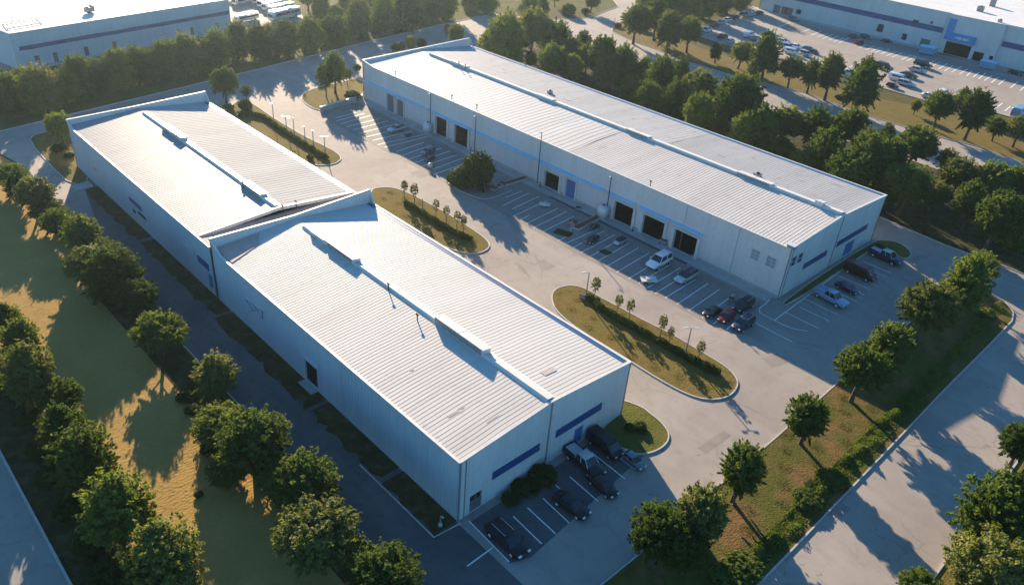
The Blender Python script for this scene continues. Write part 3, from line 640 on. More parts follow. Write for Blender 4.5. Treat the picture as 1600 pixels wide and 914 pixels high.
for q in ((RX0 - .07, RX0 + .01, RYM - .1, RYM + .1, 0, HR + RRZ - .15), (RX0 - .1, RX0 - .0, RYn - .1, RYn + .12, 0, HR), (RX0 - .08, RX0, RYn - 1., RYn - .9, 0, HR - .05)):
    mb = MB(); mb.box(*q); part('downpipe', mb, 'metal_grey', Rw)
wj = OY(1155, 366, RYn).x
for x_ in (wj, wj + 9.5): mb = MB(); mb.box(x_ - .04, x_ + .04, RYn + .001, RYn + .02, .56, HR - .1); part('wall_joint', mb, 'metal_grey', Rw)

# --- far warehouses
def far_block(label, base_a, base_b, h, deep, stripe, roofm, wallm, away):
    a = G(*base_a); b = G(*base_b); d = (b - a).normalized(); n = Vector((-d.y, d.x, 0)); 
    if n.dot(away) < 0: n = -n
    t = thing('warehouse', label, 'warehouse', a)
    P = lambda u, z, q: a + d * u + n * q + Vector((0, 0, z))
    Ln = (b - a).length
    return t, P, Ln, d, n
TL, PT, LT, dT, nT = far_block('white warehouse with a blue band, beyond the far tree row near parked buses', (362, 45), (30, 109), 7.9, 60, None, '', '', Vector((1, 0, 0)))
Hh = 7.9
holes = []
for x0, x1, yb in ((55, 62, 102), (84, 92, 97), (132, 141, 88), (174, 183, 79), (272, 279, 59), (293, 300, 55), (330, 337, 47)):
    A = G(x0, yb) - G(362, 45); B = G(x1, yb) - G(362, 45); u = sorted((A.dot(dT), B.dot(dT))); w_ = max(1.2, u[1] - u[0]); uc = sum(u) / 2
    holes.append((uc - w_ / 2, uc + w_ / 2, .05, 2.3))
mb = MB(); wall_plane(mb, PT, 0, LT, 0, lambda u: Hh, holes, 1); part('wall', mb, 'wall_white', TL)
mb = MB(); mb.hexa([PT(-.0, 0, 55), PT(0, 0, 0), PT(.3, 0, 0), PT(.3, 0, 55)], [PT(0, Hh, 55), PT(0, Hh, 0), PT(.3, Hh, 0), PT(.3, Hh, 55)])
mb.hexa([PT(LT - .3, 0, 55), PT(LT - .3, 0, 0.3), PT(LT, 0, 0.3), PT(LT, 0, 55)], [PT(LT - .3, Hh, 55), PT(LT - .3, Hh, .3), PT(LT, Hh, .3), PT(LT, Hh, 55)])
mb.hexa([PT(0, 0, 55), PT(LT, 0, 55), PT(LT, 0, 55.3), PT(0, 0, 55.3)], [PT(0, Hh, 55), PT(LT, Hh, 55), PT(LT, Hh, 55.3), PT(0, Hh, 55.3)])
part('wall', mb, 'wall_white', TL)
mb = MB(); mb.hexa([PT(.1, Hh - .3, .1), PT(LT - .1, Hh - .3, .1), PT(LT - .1, Hh - .3, 54.9), PT(.1, Hh - .3, 54.9)], [PT(.1, Hh + .02, .1), PT(LT - .1, Hh + .02, .1), PT(LT - .1, Hh + .7, 54.9), PT(.1, Hh + .7, 54.9)]); part('roof', mb, 'roof_flat', TL)
mb = MB(); mb.hexa([PT(-.05, Hh, -.12), PT(LT + .05, Hh, -.12), PT(LT + .05, Hh, .35), PT(-.05, Hh, .35)], [PT(-.05, Hh + .2, -.12), PT(LT + .05, Hh + .2, -.12), PT(LT + .05, Hh + .2, .35), PT(-.05, Hh + .2, .35)]); part('coping', mb, 'trim_white', TL)
mb = MB(); mb.hexa([PT(.3, 4.0, -.06), PT(LT - 1.2, 4.0, -.06), PT(LT - 1.2, 4.0, 0), PT(.3, 4.0, 0)], [PT(.3, 4.9, -.06), PT(LT - 1.2, 4.9, -.06), PT(LT - 1.2, 4.9, 0), PT(.3, 4.9, 0)]); part('wall_stripe', mb, 'blue_band', TL)
for i, (a, b, c, d) in enumerate(holes):
    rect_part('door', PT, a, b, c, d, .2, .3, 'door_grey', TL)
mb = MB(); mb.hexa([PT(0, 0, -2.2), PT(LT + 5, 0, -2.2), PT(LT + 5, 0, -.05), PT(0, 0, -.05)], [PT(0, .1, -2.2), PT(LT + 5, .1, -2.2), PT(LT + 5, .1, -.05), PT(0, .1, -.05)]); part('walkway', mb, 'concrete', TL)

XTR0 = G(1437, 73); XTR1 = G(1200, 19); YTR = (XTR0.y + XTR1.y) / 2
HT = 12.2
TR = thing('warehouse', 'far white warehouse with a blue band and a blue sign over its dark entrance', 'warehouse', (60, YTR, 0))
PQ = lambda u, z, q: Vector((u, YTR - q, z))
x0_, x1_ = 40., OY(1186, 12, YTR).x
xb0 = OY(1550, 100, YTR + 1.2).x; xb1 = OY(1465, 84, YTR + 1.2).x   # projecting entrance block
dr = []
for a, b in (((1211, 8), (1216, 22)), ((1223, 11), (1227, 24)), ((1229, 12), (1236, 25)), ((1441, 60), (1449, 75))):
    A = OY(*a, YTR).x; B = OY(*b, YTR).x; dr.append((min(A, B) - .3, max(A, B) + .3, .1, 2.9))
mb = MB(); wall_plane(mb, PQ, xb1, x1_, 0, lambda u: HT, sorted(dr), 1); wall_plane(mb, PQ, x0_ - 30, xb0, 0, lambda u: HT - .3, [], 1); part('wall', mb, 'wall_white', TR)
for a, b, c, d in dr: rect_part('door', PQ, a, b, c, d, .2, .3, 'door_grey', TR)
mb = MB(); mb.box(x0_ - 30, x1_, YTR - 60, YTR - .3, 0, .2); part('floor', mb, 'concrete', TR)
mb = MB(); mb.box(x1_ - .3, x1_, YTR - 60, YTR - .0, 0, HT - .01); mb.box(x0_ - 30, x1_, YTR - 60.3, YTR - 60, 0, HT - .01); part('wall', mb, 'wall_white', TR)
mb = MB(); mb.box(x0_ - 30, x1_ + .1, YTR - 60, YTR - .05, HT - .35, HT + .05); part('roof', mb, 'roof_flat', TR)
mb = MB(); mb.box(xb1, x1_ + .1, YTR - .2, YTR + .12, HT + .05, HT + .25); mb.box(xb0 - .1, xb1 + .0, YTR + 1.0, YTR + 1.4, HT + .05, HT + .28); mb.box(x0_ - 30, xb0 - .12, YTR - .2, YTR + .12, HT + .05, HT + .25); part('coping', mb, 'trim_white', TR)
YB = YTR + 1.2
PB = lambda u, z, q: Vector((u, YB - q, z))
e = [OY(*p, YB) for p in ((1474, 72), (1516, 84), (1519, 85), (1535, 90), (1549, 88), (1555, 90))]
oA = (e[1].x, e[0].x, .1, 4.2); oB = (e[3].x, e[2].x, .1, 3.2); oC = (e[5].x, e[4].x, .1, 2.6)
oA = (OY(1513, 88, YB).x, OY(1475, 76, YB).x, .1, 4.0); oB = (OY(1535, 92, YB).x, OY(1519, 88, YB).x, .1, 2.9); oC = (xb0 + .35, xb0 + 1.5, .1, 2.6)
mb = MB(); wall_plane(mb, PB, xb0, xb1, 0, lambda u: HT, [oA, oB, oC], 1); mb.box(xb0, xb0 + .3, YTR, YB - .36, 0, HT); mb.box(xb1 - .3, xb1, YTR, YB - .36, 0, HT); mb.box(xb0 + .0, xb1, YTR - .04, YB - .36, HT - .3, HT + .0); part('entrance_block', mb, 'wall_white', TR)
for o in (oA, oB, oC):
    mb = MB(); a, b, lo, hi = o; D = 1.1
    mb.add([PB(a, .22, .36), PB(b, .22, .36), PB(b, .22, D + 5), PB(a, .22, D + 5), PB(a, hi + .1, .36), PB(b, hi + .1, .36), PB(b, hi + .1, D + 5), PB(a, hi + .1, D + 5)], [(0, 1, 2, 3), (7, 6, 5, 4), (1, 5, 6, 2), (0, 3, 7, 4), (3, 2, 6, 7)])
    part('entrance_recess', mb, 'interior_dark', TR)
# blue corner sign
s0 = OY(1475, 62, YB); s1 = OY(1522, 72, YB); sv = OY(1486, 29, YB)
mb = MB(); mb.box(s0.x - 1.9, s0.x + .1, YB, YB + .5, 4.6, sv.z); part('sign_fin', mb, 'blue_sign', TR)
mb = MB(); xa, xbb = s1.x, s0.x - 1.9; mb.box(xa, xbb, YB, YB + 1.3, 4.6, 6.9); sg = part('sign_board', mb, 'blue_sign', TR)
mb = MB(); ec = (xa + xbb) / 2
for s in (-1, 1):
    prof = [(0.12, .35), (.6, .5), (1.6, .42), (2.3, .16), (2.2, -.05), (1.4, -.3), (.5, -.38), (.12, -.3)]
    vs = [(ec - s * a, YB + 1.31, 5.8 + b) for a, b in prof] + [(ec - s * a, YB + 1.4, 5.8 + b) for a, b in prof]; n = len(prof)
    mb.add(vs, [tuple(range(n)), tuple(range(n, 2 * n))[::-1]] + [(i, (i + 1) % n, n + (i + 1) % n, n + i) for i in range(n)])
mkobj('emblem', mb.mesh('emblem', 'trim_white', TR.location), sg)
za = OY(1238, 0, YTR).z; zb = OY(1455, 48, YTR).z; zs = 6.7
mb = MB(); mb.box(xb1 + 1.2, x1_ - 9, YTR, YTR + .07, zs - .85, zs + .85); mb.box(x0_ - 30, xb0 - .3, YTR, YTR + .07, zs - .9, zs + .8); part('wall_stripe', mb, 'blue_band', TR)
for a, hgt_, wd in (((1248, 19), 1.6, 2.), ((1375, 46), 1.9, 2.2), ((1377, 40), .7, 2), ((1413, 58), 2., 1.6), ((1431, 34), .9, 1.8), ((1456, 36), .8, .8)):
    A = OY(*a, YTR); wn = MB(); wn.box(A.x - wd / 2, A.x + wd / 2, YTR + .0, YTR + .08, A.z - hgt_ / 2, A.z + hgt_ / 2); part('window', wn, 'glass_dark', TR)
mb = MB(); mb.box(xb1, x1_, YTR + .01, YTR + 3.2, 0, .16); part('walkway', mb, 'concrete', TR)
print('TR', xb0, xb1, x1_, YTR)

# weathered sheets, patches and scuffs lying on the roofs
def slope_patch(px, zt, own, yc, hw, eave, rise, lx, ly, m, nm='roof_patch'):
    P = G(*px, zt); P = G(*px, eave + rise * (1 - abs(P.y - yc) / hw)); f = lambda y: eave + rise * (1 - abs(y - yc) / hw) + .02
    y0, y1 = P.y - ly / 2, P.y + ly / 2; mb = MB()
    mb.hexa([(P.x - lx / 2, y0, f(y0)), (P.x + lx / 2, y0, f(y0)), (P.x + lx / 2, y1, f(y1)), (P.x - lx / 2, y1, f(y1))], [(P.x - lx / 2, y0, f(y0) + .012), (P.x + lx / 2, y0, f(y0) + .012), (P.x + lx / 2, y1, f(y1) + .012), (P.x - lx / 2, y1, f(y1) + .012)])
    part(nm, mb, m, own)
mat('scuff', (.28, .26, .235), (.42, .39, .36), scale=4, rough=.8)
mat('old_sheet', (.47, .445, .405), (.53, .50, .455), scale=.6, rough=.7, stretch=(2, .3, 1))
hw_ = abs(YL - YM)
for px, lx, ly, m_ in (((703, 650), .35, .5, 'scuff'), ((711, 645), .3, .8, 'scuff'), ((722, 637), .25, .4, 'scuff'), ((643, 578), .3, .4, 'scuff'), ((770, 655), .15, 1.6, 'scuff')):
    slope_patch(px, 8.2, F, YM, hw_, HF, RZ, lx, ly, m_)
for px, lx, ly, m_ in (((857, 580), .8, 1.8, 'scuff'),):
    slope_patch(px, 8.2, F, YM, abs(YR - YM), HF, RZ, lx, ly, m_)
hr_ = abs(RYn - RYM)
for px, lx, ly, m_ in (((887, 156), 1.6, .9, 'scuff'), ((990, 202), .7, .5, 'scuff'), ((998, 204), 1.2, .5, 'scuff')):
    slope_patch(px, 8.8, Rw, RYM, hr_, HR, RRZ, lx, ly, m_)
# rooftop units
def roof_unit(px, z, label, s=(1.6, 1.3, 1.0), kind='box', ref=None):
    P = G(*px, z); t = thing('roof_unit', label, 'rooftop unit', P, random.random() * .3)
    mb = MB(); x, y, h = s
    mb.box(-x / 2, x / 2, -y / 2, y / 2, .12, h); me = mb.mesh('casing', 'metal_grey'); mkobj('casing', me, t)
    mb = MB()
    for sx in (-1, 1): mb.box(sx * x * .4 - .08, sx * x * .4 + .08, -y / 2, y / 2, -.15, .12)
    mkobj('base', mb.mesh('base', 'metal_dark'), t)
    mb = MB(); mb.lathe((0, 0, h), [(min(x, y) * .36, 0), (min(x, y) * .36, .12), (min(x, y) * .3, .16)]); mkobj('fan', mb.mesh('fan', 'metal_dark'), t)
    return t
roof_unit((859, 147), HR + .5, 'small dark fan unit on the grey slope of the longest warehouse, beyond the ridge', (.9, .8, .7))
roof_unit((1183, 276), HR + .7, 'dark round-topped fan unit on the ribbed grey slope near the gable of the longest warehouse', (1.2, 1.0, .6))
roof_unit((1550, 10), HT + .1, 'upright box unit on the far warehouse roof, close to the woodland edge', (1.8, 1.6, 2.2))
roof_unit((1531, 18), HT + .1, 'low box unit on the far warehouse roof above the corner sign', (1.9, 1.5, 1.6))
roof_unit((1562, 35), HT + .1, 'small unit on the far warehouse roof edge above the entrance', (1.2, 1., .8))
roof_unit((1449, 23), HT + .1, 'smallest unit at the far warehouse roof edge, left of the corner sign', (.8, .8, .8)) if False else None
roof_unit((137, 19), 8.4, 'squat roof unit on the banded warehouse, first of an adjoining pair', (1.5, 1.2, 1.1))
roof_unit((143, 17), 8.4, 'squat roof unit on the banded warehouse, second of an adjoining pair', (1.3, 1.2, 1.2))
a, b, c_ = G(12, 47, 8.0), G(66, 38, 8.0), G(58, 30, 8.0)
t = thing('roof_rack', 'low metal frame lying on the banded warehouse roof near its outer corner', 'roof frame', a)
d = b - a; e_ = c_ - b; mb = MB(); q = [a, b, b + e_, a + e_]
for i in range(4): mb.tube(q[i] + Vector((0, 0, .25)), q[(i + 1) % 4] + Vector((0, 0, .25)), .09, n=6)
part('rail', mb, 'metal_grey', t)
for k in range(1, 8):
    mb = MB(); mb.tube(a + d * k / 8 + Vector((0, 0, .25)), a + d * k / 8 + e_ + Vector((0, 0, .25)), .05, n=6); part('crossbar', mb, 'metal_grey', t)
for q_ in q: mb = MB(); mb.tube(q_ + Vector((0, 0, -.1)), q_ + Vector((0, 0, .3)), .1, n=6); part('foot', mb, 'metal_dark', t)
def vent_pipe(P, label, h=.7, bend=True):
    t = thing('vent_pipe', label, 'vent pipe', P)
    mb = MB(); mb.tube((0, 0, -.15), (0, 0, h), .07, n=8); mkobj('pipe', mb.mesh('pipe', 'metal_dark'), t)
    mb = MB(); mb.tube((-.16, 0, h), (.2, 0, h + .06), .11, n=8); mkobj('cowl', mb.mesh('cowl', 'metal_dark'), t)
for px, z, lb in (((442, 329), 8.3, 'short dark vent pipe at the ridge end of the smooth white roof'), ((463, 322), 8.2, 'double-headed vent pipe on the smooth white roof just beyond the stepped parapet'),
                  ((334, 374), 7.7, 'bent vent pipe at the eave corner where the two joined warehouses meet'), ((652, 500), 8.4, 'dark vent pipe beside the ridge halfway along the ribbed warehouse'), ((607, 452), 8.6, 'short vent post on the ridge cap of the ribbed warehouse'),
                  ((717, 103), 9.6, 'hooked vent pipe at the far end of the longest ridge, first of two'), ((727, 107), 9.6, 'hooked vent pipe at the far end of the longest ridge, second of two'), ((618, 118), 8.6, 'small vent stub near the far eave of the longest warehouse'),
                  ((706, 155), 8.6, 'vent stub on the eave above the first pair of open bays'), ((745, 170), 8.6, 'upright vent stub on the eave of the longest warehouse, past the first open bays'), ((1016, 290), 8.7, 'dark vent stub on the eave above the bay row middle'),
                  ((380, 291), 8.5, 'tall thin vent post on the ridge of the smooth white roof')):
    vent_pipe(G(*px, z), lb)
P = G(1237, 386, HR + .1); t = thing('roof_hatch', 'blue-grey hatch box at the near roof corner of the longest warehouse', 'roof hatch', P)
mb = MB(); mb.box(-.6, .5, -.5, .5, -.1, .35); mkobj('curb', mb.mesh('curb', 'metal_grey'), t); mb = MB(); mb.box(-.68, .58, -.58, .58, .353, .43); mkobj('lid', mb.mesh('lid', 'metal_pale'), t)

# low retaining wall by the island at the far end of the long warehouse
a = G(501, 175); b = Vector((147.0, -97.3, 0)); t = thing('retaining_wall', 'low white-topped retaining wall between the grassy island and the sunlit stalls', 'wall', a)
d = (b - a).normalized(); n = Vector((-d.y, d.x, 0)) * .2
mb = MB(); q = [a - n, b - n, b + n, a + n]; mb.hexa([Vector((p.x, p.y, 0)) for p in q], [Vector((p.x, p.y, 1.0)) for p in q]); part('wall', mb, 'concrete', t)
q = [a - n * 1.5, b - n * 1.5, b + n * 1.5, a + n * 1.5]
mb = MB(); mb.hexa([Vector((p.x, p.y, 1.003)) for p in q], [Vector((p.x, p.y, 1.13)) for p in q]); part('coping', mb, 'trim_white', t)
# rusty planters
for (a, b), lb in ((((776, 293), (822, 279)), 'rusty red planter box beside the paved conifer bed'), (((899, 359), (936, 340)), 'rusty red planter box by the white round tank and open bays')):
    a = G(*a); b = G(*b); t = thing('planter', lb, 'planter', a); d = (b - a).normalized(); n = Vector((-d.y, d.x, 0)) * .62
    q = [a - n, b - n, b + n, a + n]; mb = MB(); mb.hexa([Vector((p.x, p.y, 0.02)) for p in q], [Vector((p.x, p.y, .28)) for p in q]); part('box', mb, 'rust', t)
    mb = MB(); strip(mb, [p for p in q], .06, -.06, .02, .36); part('rim', mb, 'concrete', t)

# ------------------------------------------------------------------ foliage
def np_mesh(name, V, nq, mats, extra=None, n4=None):
    """V: (nq*4, 3) quads; extra: (verts, faces) appended"""
    me = bpy.data.meshes.new(name)
    nv = len(V); ev, ef = extra if extra else ([], [])
    allv = np.vstack([V, np.array(ev, dtype=float).reshape(-1, 3)]) if len(ev) else V
    me.vertices.add(len(allv)); me.vertices.foreach_set('co', allv.astype(np.float32).ravel())
    loops = np.arange(nq * 4); starts = np.arange(nq) * 4; tot = np.full(nq, 4)
    if len(ef):
        el = np.array(ef).ravel() + nv; k = len(ef[0]); es = nq * 4 + np.arange(len(ef)) * k
        loops = np.concatenate([loops, el]); starts = np.concatenate([starts, es]); tot = np.concatenate([tot, np.full(len(ef), k)])
    me.loops.add(len(loops)); me.loops.foreach_set('vertex_index', loops.astype(np.int32))
    me.polygons.add(len(starts)); me.polygons.foreach_set('loop_start', starts.astype(np.int32)); me.polygons.foreach_set('loop_total', tot.astype(np.int32))
    for m_ in mats: me.materials.append(MATS[m_])
    me.update(calc_edges=True); me.validate(); return me
def leaf_quads(C, N, size, rng, asp=.62):
    """quads centred at C facing roughly N"""
    n = len(C)
    N = N + rng.normal(0, .75, (n, 3)); N /= np.linalg.norm(N, axis=1, keepdims=True) + 1e-9
    T = rng.normal(0, 1, (n, 3)); T -= (T * N).sum(1, keepdims=True) * N; T /= np.linalg.norm(T, axis=1, keepdims=True) + 1e-9
    B = np.cross(N, T); s = (size * rng.uniform(.6, 1.35, n))[:, None]
    V = np.stack([C - T * s, C - B * s * asp + N * s * .1, C + T * s, C + B * s * asp + N * s * .1], 1)
    return V.reshape(-1, 3)
def ico(c, r, sub=1):
    import bmesh
    bm = bmesh.new(); bmesh.ops.create_icosphere(bm, subdivisions=sub, radius=1)
    vs = [(c[0] + v.co.x * r[0], c[1] + v.co.y * r[1], c[2] + v.co.z * r[2]) for v in bm.verts]; fs = [tuple(v.index for v in f.verts) for f in bm.faces]
    bm.free(); return vs, fs
def puffs(rng, n, rx, rz, zc, kind):
    P = []
    for i in range(n):
        u = (i + .5) / n; ph = i * 2.39996 + rng.uniform(-.4, .4); cz = 1 - 1.85 * u; rr = math.sqrt(max(0, 1 - cz * cz))
        k = rng.uniform(.52, .86)
        if kind == 'cone': k *= (.55 + .6 * u)
        x, y, z = rr * math.cos(ph) * rx * k, rr * math.sin(ph) * rx * k, cz * rz * rng.uniform(.62, .84)
        if kind == 'dome' and z < 0: z *= .55
        if kind == 'column' and z < 0: z = max(-rz * .8, z * 1.25); x *= 1.25; y *= 1.25
        P.append((x, y, zc + z, rng.uniform(.26, .44) * rx))
    P.append((0, 0, zc, rx * .5))
    return P
def crown_mesh(seed, kind='round', rx=3., rz=3.2, zc=5., n=30, leaves=13000, size=.135, m='leaf', core=True, ragged=.25, sprays=60):
    rng = np.random.default_rng(seed); P = puffs(rng, n, rx, rz, zc, kind)
    P = [(a * .9, b * .9, zc + (c - zc) * .9, q * .84) for a, b, c, q in P]; wgt = np.array([p[3] ** 2 for p in P]); cnt = (wgt / wgt.sum() * leaves).astype(int)
    Cs, Ns = [], []; ev, ef = [], []
    ctr = np.array([0, 0, zc - rz * .25])
    for p, k in zip(P, cnt):
        c = np.array(p[:3]); out = c - ctr; out /= np.linalg.norm(out) + 1e-6
        D = rng.normal(0, 1, (k, 3)) + out * .55 + np.array([0, 0, .25]); D /= np.linalg.norm(D, axis=1, keepdims=True)
        # lumpy radius
        ph = rng.uniform(0, 6.28, 3); lump = 1 + .16 * np.sin(D[:, 0] * 5 + ph[0]) + .16 * np.sin(D[:, 1] * 6 + ph[1]) + .12 * np.sin(D[:, 2] * 7 + ph[2])
        r = p[3] * lump * (1.08 - .42 * rng.random(k) ** 1.6)
        stray = rng.random(k) < ragged * .25; r[stray] *= rng.uniform(1.05, 1.32, stray.sum())
        Cs.append(c + D * r[:, None] * np.array([1, 1, .9])); Ns.append(D)
        if core:
            a, b = ico(c, (p[3] * .6, p[3] * .6, p[3] * .52), 1); o = len(ev); a = [(q[0] + .12 * p[3] * math.sin(q[1] * 5), q[1] + .12 * p[3] * math.sin(q[2] * 6), q[2]) for q in a]; ev += a; ef += [tuple(i + o for i in f) for f in b]
    # twigs that break the outline
    for i in range(int(70 * ragged / .22)):
        d = rng.normal(0, 1, 3); d[2] = abs(d[2]) * .8 - .15; d /= np.linalg.norm(d)
        b = np.array([d[0] * rx, d[1] * rx, d[2] * rz]) * rng.uniform(.84, 1.0) + np.array([0, 0, zc]); k = 16
        t = rng.random(k)[:, None]; dd = d + np.array([0, 0, .35]); 
        Cs.append(b + dd * t * rng.uniform(.4, .95) * rx * .22 + rng.normal(0, .09 * rx / 3, (k, 3))); Ns.append(np.tile(d, (k, 1)))
    # leafy branch sprays that reach outwards and taper to a tip
    ns = int(sprays * n / 30); per = max(12, int(leaves * .75 / max(1, ns)))
    for i in range(ns):
        u = (i + rng.random()) / ns; cz = 1 - 1.8 * u; ph = i * 2.39996 + rng.uniform(-.5, .5); rr = math.sqrt(max(0, 1 - cz * cz))
        e = np.array([rr * math.cos(ph), rr * math.sin(ph), cz]); L = rng.uniform(.84, 1.26)
        wf = (.55 + .55 * u) if kind == 'cone' else (1.15 if kind == 'column' and cz < 0 else 1.)
        tip = np.array([e[0] * rx * wf, e[1] * rx * wf, e[2] * rz * (.6 if kind == 'dome' and cz < 0 else 1)]) * L + np.array([0, 0, zc + .12 * rz * (1 - abs(cz))])
        root = np.array([e[0] * rx * .3, e[1] * rx * .3, zc + e[2] * rz * .42 - .15 * rz * rr])
        t = rng.random(per) ** .75; ax = tip - root; w0 = rx * rng.uniform(.12, .21)
        rad = w0 * (1.02 - t) ** .55 * np.sqrt(rng.random(per)); D = rng.normal(0, 1, (per, 3)); D /= np.linalg.norm(D, axis=1, keepdims=True)
        bend = np.array([0, 0, -.16 * rx]) * (t[:, None] ** 2)
        Cs.append(root + ax * t[:, None] + D * rad[:, None] + bend); Ns.append(D * .8 + np.array([0, 0, .55]) + e * .4)
    C = np.vstack(Cs); N = np.vstack(Ns)
    V = leaf_quads(C, N, size, rng)
    return np_mesh('crown', V, len(C), [m], (ev, ef) if core else None)
def trunk_mesh(seed, h, r, rx, zc, forks=5, multi=1):
    rng = random.Random(seed); mb = MB()
    for k in range(multi):
        ox = 0 if multi == 1 else math.cos(k * 2.1) * .3; oy = 0 if multi == 1 else math.sin(k * 2.1) * .3
        pts = [Vector((ox, oy, -.15)), Vector((ox * 1.3 + rng.uniform(-.1, .1), oy * 1.3 + rng.uniform(-.1, .1), h * .35)), Vector((ox * 2 + rng.uniform(-.2, .2), oy * 2 + rng.uniform(-.2, .2), h * .7)), Vector((ox * 2.5, oy * 2.5, h))]
        rr = [r * 1.25, r * .85, r * .6, r * .3]
        for a, b, ra, rb in zip(pts, pts[1:], rr, rr[1:]): mb.tube(a, b, ra, rb, 8)
        for i in range(forks):
            t = .35 + .5 * i / forks; s = pts[1].lerp(pts[2], (t - .35) * 2) ; a = i * 2.4 + rng.random()
            e = s + Vector((math.cos(a) * rx * .6, math.sin(a) * rx * .6, h * .28)); mid = s.lerp(e, .5) + Vector((0, 0, .15))
            mb.tube(s, mid, r * .4, r * .26, 6, cap=False); mb.tube(mid, e, r * .26, r * .08, 6, cap=False)
    return mb.mesh('trunk', 'bark')
PROTO = {}
def proto(key):
    if key in PROTO: return PROTO[key]
    k, s = key
    S = {'round': dict(kind='round', rx=3.0, rz=3.2, zc=5.0, H=8.2), 'tall': dict(kind='round', rx=2.5, rz=3.9, zc=5.3, H=9.2), 'cone': dict(kind='cone', rx=2.6, rz=4.0, zc=4.7, H=8.9, n=30, ragged=.3, sprays=110),
         'ragged': dict(kind='dome', rx=3.0, rz=3.1, zc=4.8, H=8.0, n=24, ragged=.4, sprays=90), 'thin': dict(sprays=90, kind='cone', rx=1.9, rz=3.6, zc=4.9, H=8.5, n=17, ragged=.7, leaves=3600, core=False),
         'sapling': dict(sprays=55, kind='round', rx=.62, rz=1.45, zc=2.6, H=4.0, n=8, ragged=.2, leaves=240, core=False, size=.11, m='leaf_grey'), 'open': dict(kind='round', rx=2.3, rz=3.1, zc=5.2, H=8.3, n=18, leaves=4200, ragged=.5, core=False),
         'shrub': dict(sprays=50, kind='dome', rx=1.5, rz=1.3, zc=.85, H=2.0, n=14, leaves=3200, size=.15, ragged=.4), 'conifer': dict(sprays=120, kind='cone', rx=2.2, rz=2.6, zc=2.4, H=5.0, n=26, leaves=8000, size=.17, ragged=.8, m='leaf_dark'),
         'willow': dict(kind='column', rx=2.9, rz=4.5, zc=3.7, H=8.3, n=44, leaves=13000, ragged=.3)}[k]
    H = S.pop('H'); S.setdefault('m', 'leaf')
    cm = crown_mesh(hash(k) % 97 * 0 + sum(map(ord, k)) * 11 + s, **S)
    low = k in ('shrub', 'conifer')
    tm = trunk_mesh(s * 5 + 1, S['zc'] * .95, {'sapling': .06, 'shrub': .07, 'conifer': .16, 'thin': .16, 'open': .18}.get(k, .27), S['rx'], S['zc'], forks=2 if low else 5, multi=3 if low else 1)
    PROTO[key] = (cm, tm, S, H); return PROTO[key]
NT = {}
def tree(c, wpx, kind='round', hr=None, label='', group=None, name=None, cat='tree', z=.1, base=None, zs=1., fk=.58, leafm=None):
    """c: pixel of the crown's centre, wpx: crown width in photo pixels -> stands where that sight line meets its height"""
    NT[kind] = NT.get(kind, 0) + 1
    cm, tm, S, H = proto((kind, NT[kind] % (3 if kind in ('round', 'tall', 'cone', 'ragged', 'willow') else 2)))
    zc = S['zc']
    if base is not None:
        P = G(*base, z); s = wpx * depth(P) / FPX / (2 * S['rx'])
    else:
        s = 1.
        for _ in range(8):
            P = G(c[0], c[1], z + zc * s * zs); s = wpx * depth(P) / FPX / (2 * S['rx'] * 1.04)
    t = thing(name or 'tree', label, cat, (P.x, P.y, z - .02), random.uniform(0, 6.28), group); q_ = .0 if kind in ('sapling',) else 1.; t.scale = (s * (1 + q_ * random.uniform(-.1, .1)), s * (1 + q_ * random.uniform(-.1, .1)), s * zs * (1 + q_ * random.uniform(-.12, .14)))
    t.rotation_euler = (q_ * random.uniform(-.06, .06), q_ * random.uniform(-.06, .06), t.rotation_euler.z)
    if leafm and (cm.name, leafm) not in PROTO:
        c2 = cm.copy(); c2.materials.clear(); c2.materials.append(MATS[leafm]); PROTO[(cm.name, leafm)] = c2
    mkobj('trunk', tm, t); mkobj('crown', PROTO[(cm.name, leafm)] if leafm else cm, t)
    return t
ORD = 'first second third fourth fifth sixth seventh eighth ninth tenth eleventh twelfth thirteenth fourteenth fifteenth sixteenth seventeenth eighteenth nineteenth twentieth twenty-first twenty-second twenty-third twenty-fourth twenty-fifth twenty-sixth twenty-seventh twenty-eighth twenty-ninth thirtieth thirty-first thirty-second thirty-third thirty-fourth thirty-fifth thirty-sixth thirty-seventh thirty-eighth thirty-ninth fortieth'.split() + ['forty-%s' % x for x in 'first second third fourth fifth sixth seventh eighth ninth'.split()]
ADJ = {'round': 'rounded leafy', 'tall': 'tall leafy', 'cone': 'pointed bushy', 'ragged': 'spreading ragged', 'thin': 'slim open', 'open': 'light airy', 'willow': 'tall dense', 'shrub': 'low', 'conifer': 'spiky', 'sapling': 'young thin'}
def row(items, where, group, **kw):
    for i, it in enumerate(items):
        cx, cy_, w_, kind = it[:4]
        if kind == 'round' and w_ > 36: kind = ('round', 'ragged', 'cone', 'tall' if w_ < 56 else 'round', 'ragged')[(i * 7) % 5]
        ex = dict(it[4]) if len(it) > 4 else {}
        if i % 5 == 2 and 'label' not in ex: ex['leafm'] = 'leaf_pale'
        lab = ex.pop('label', None) or '%s tree, %s %s' % (ADJ[kind], ORD[i], where)
        tree((cx, cy_), w_, kind, label=lab, group=group, **{**kw, **ex})
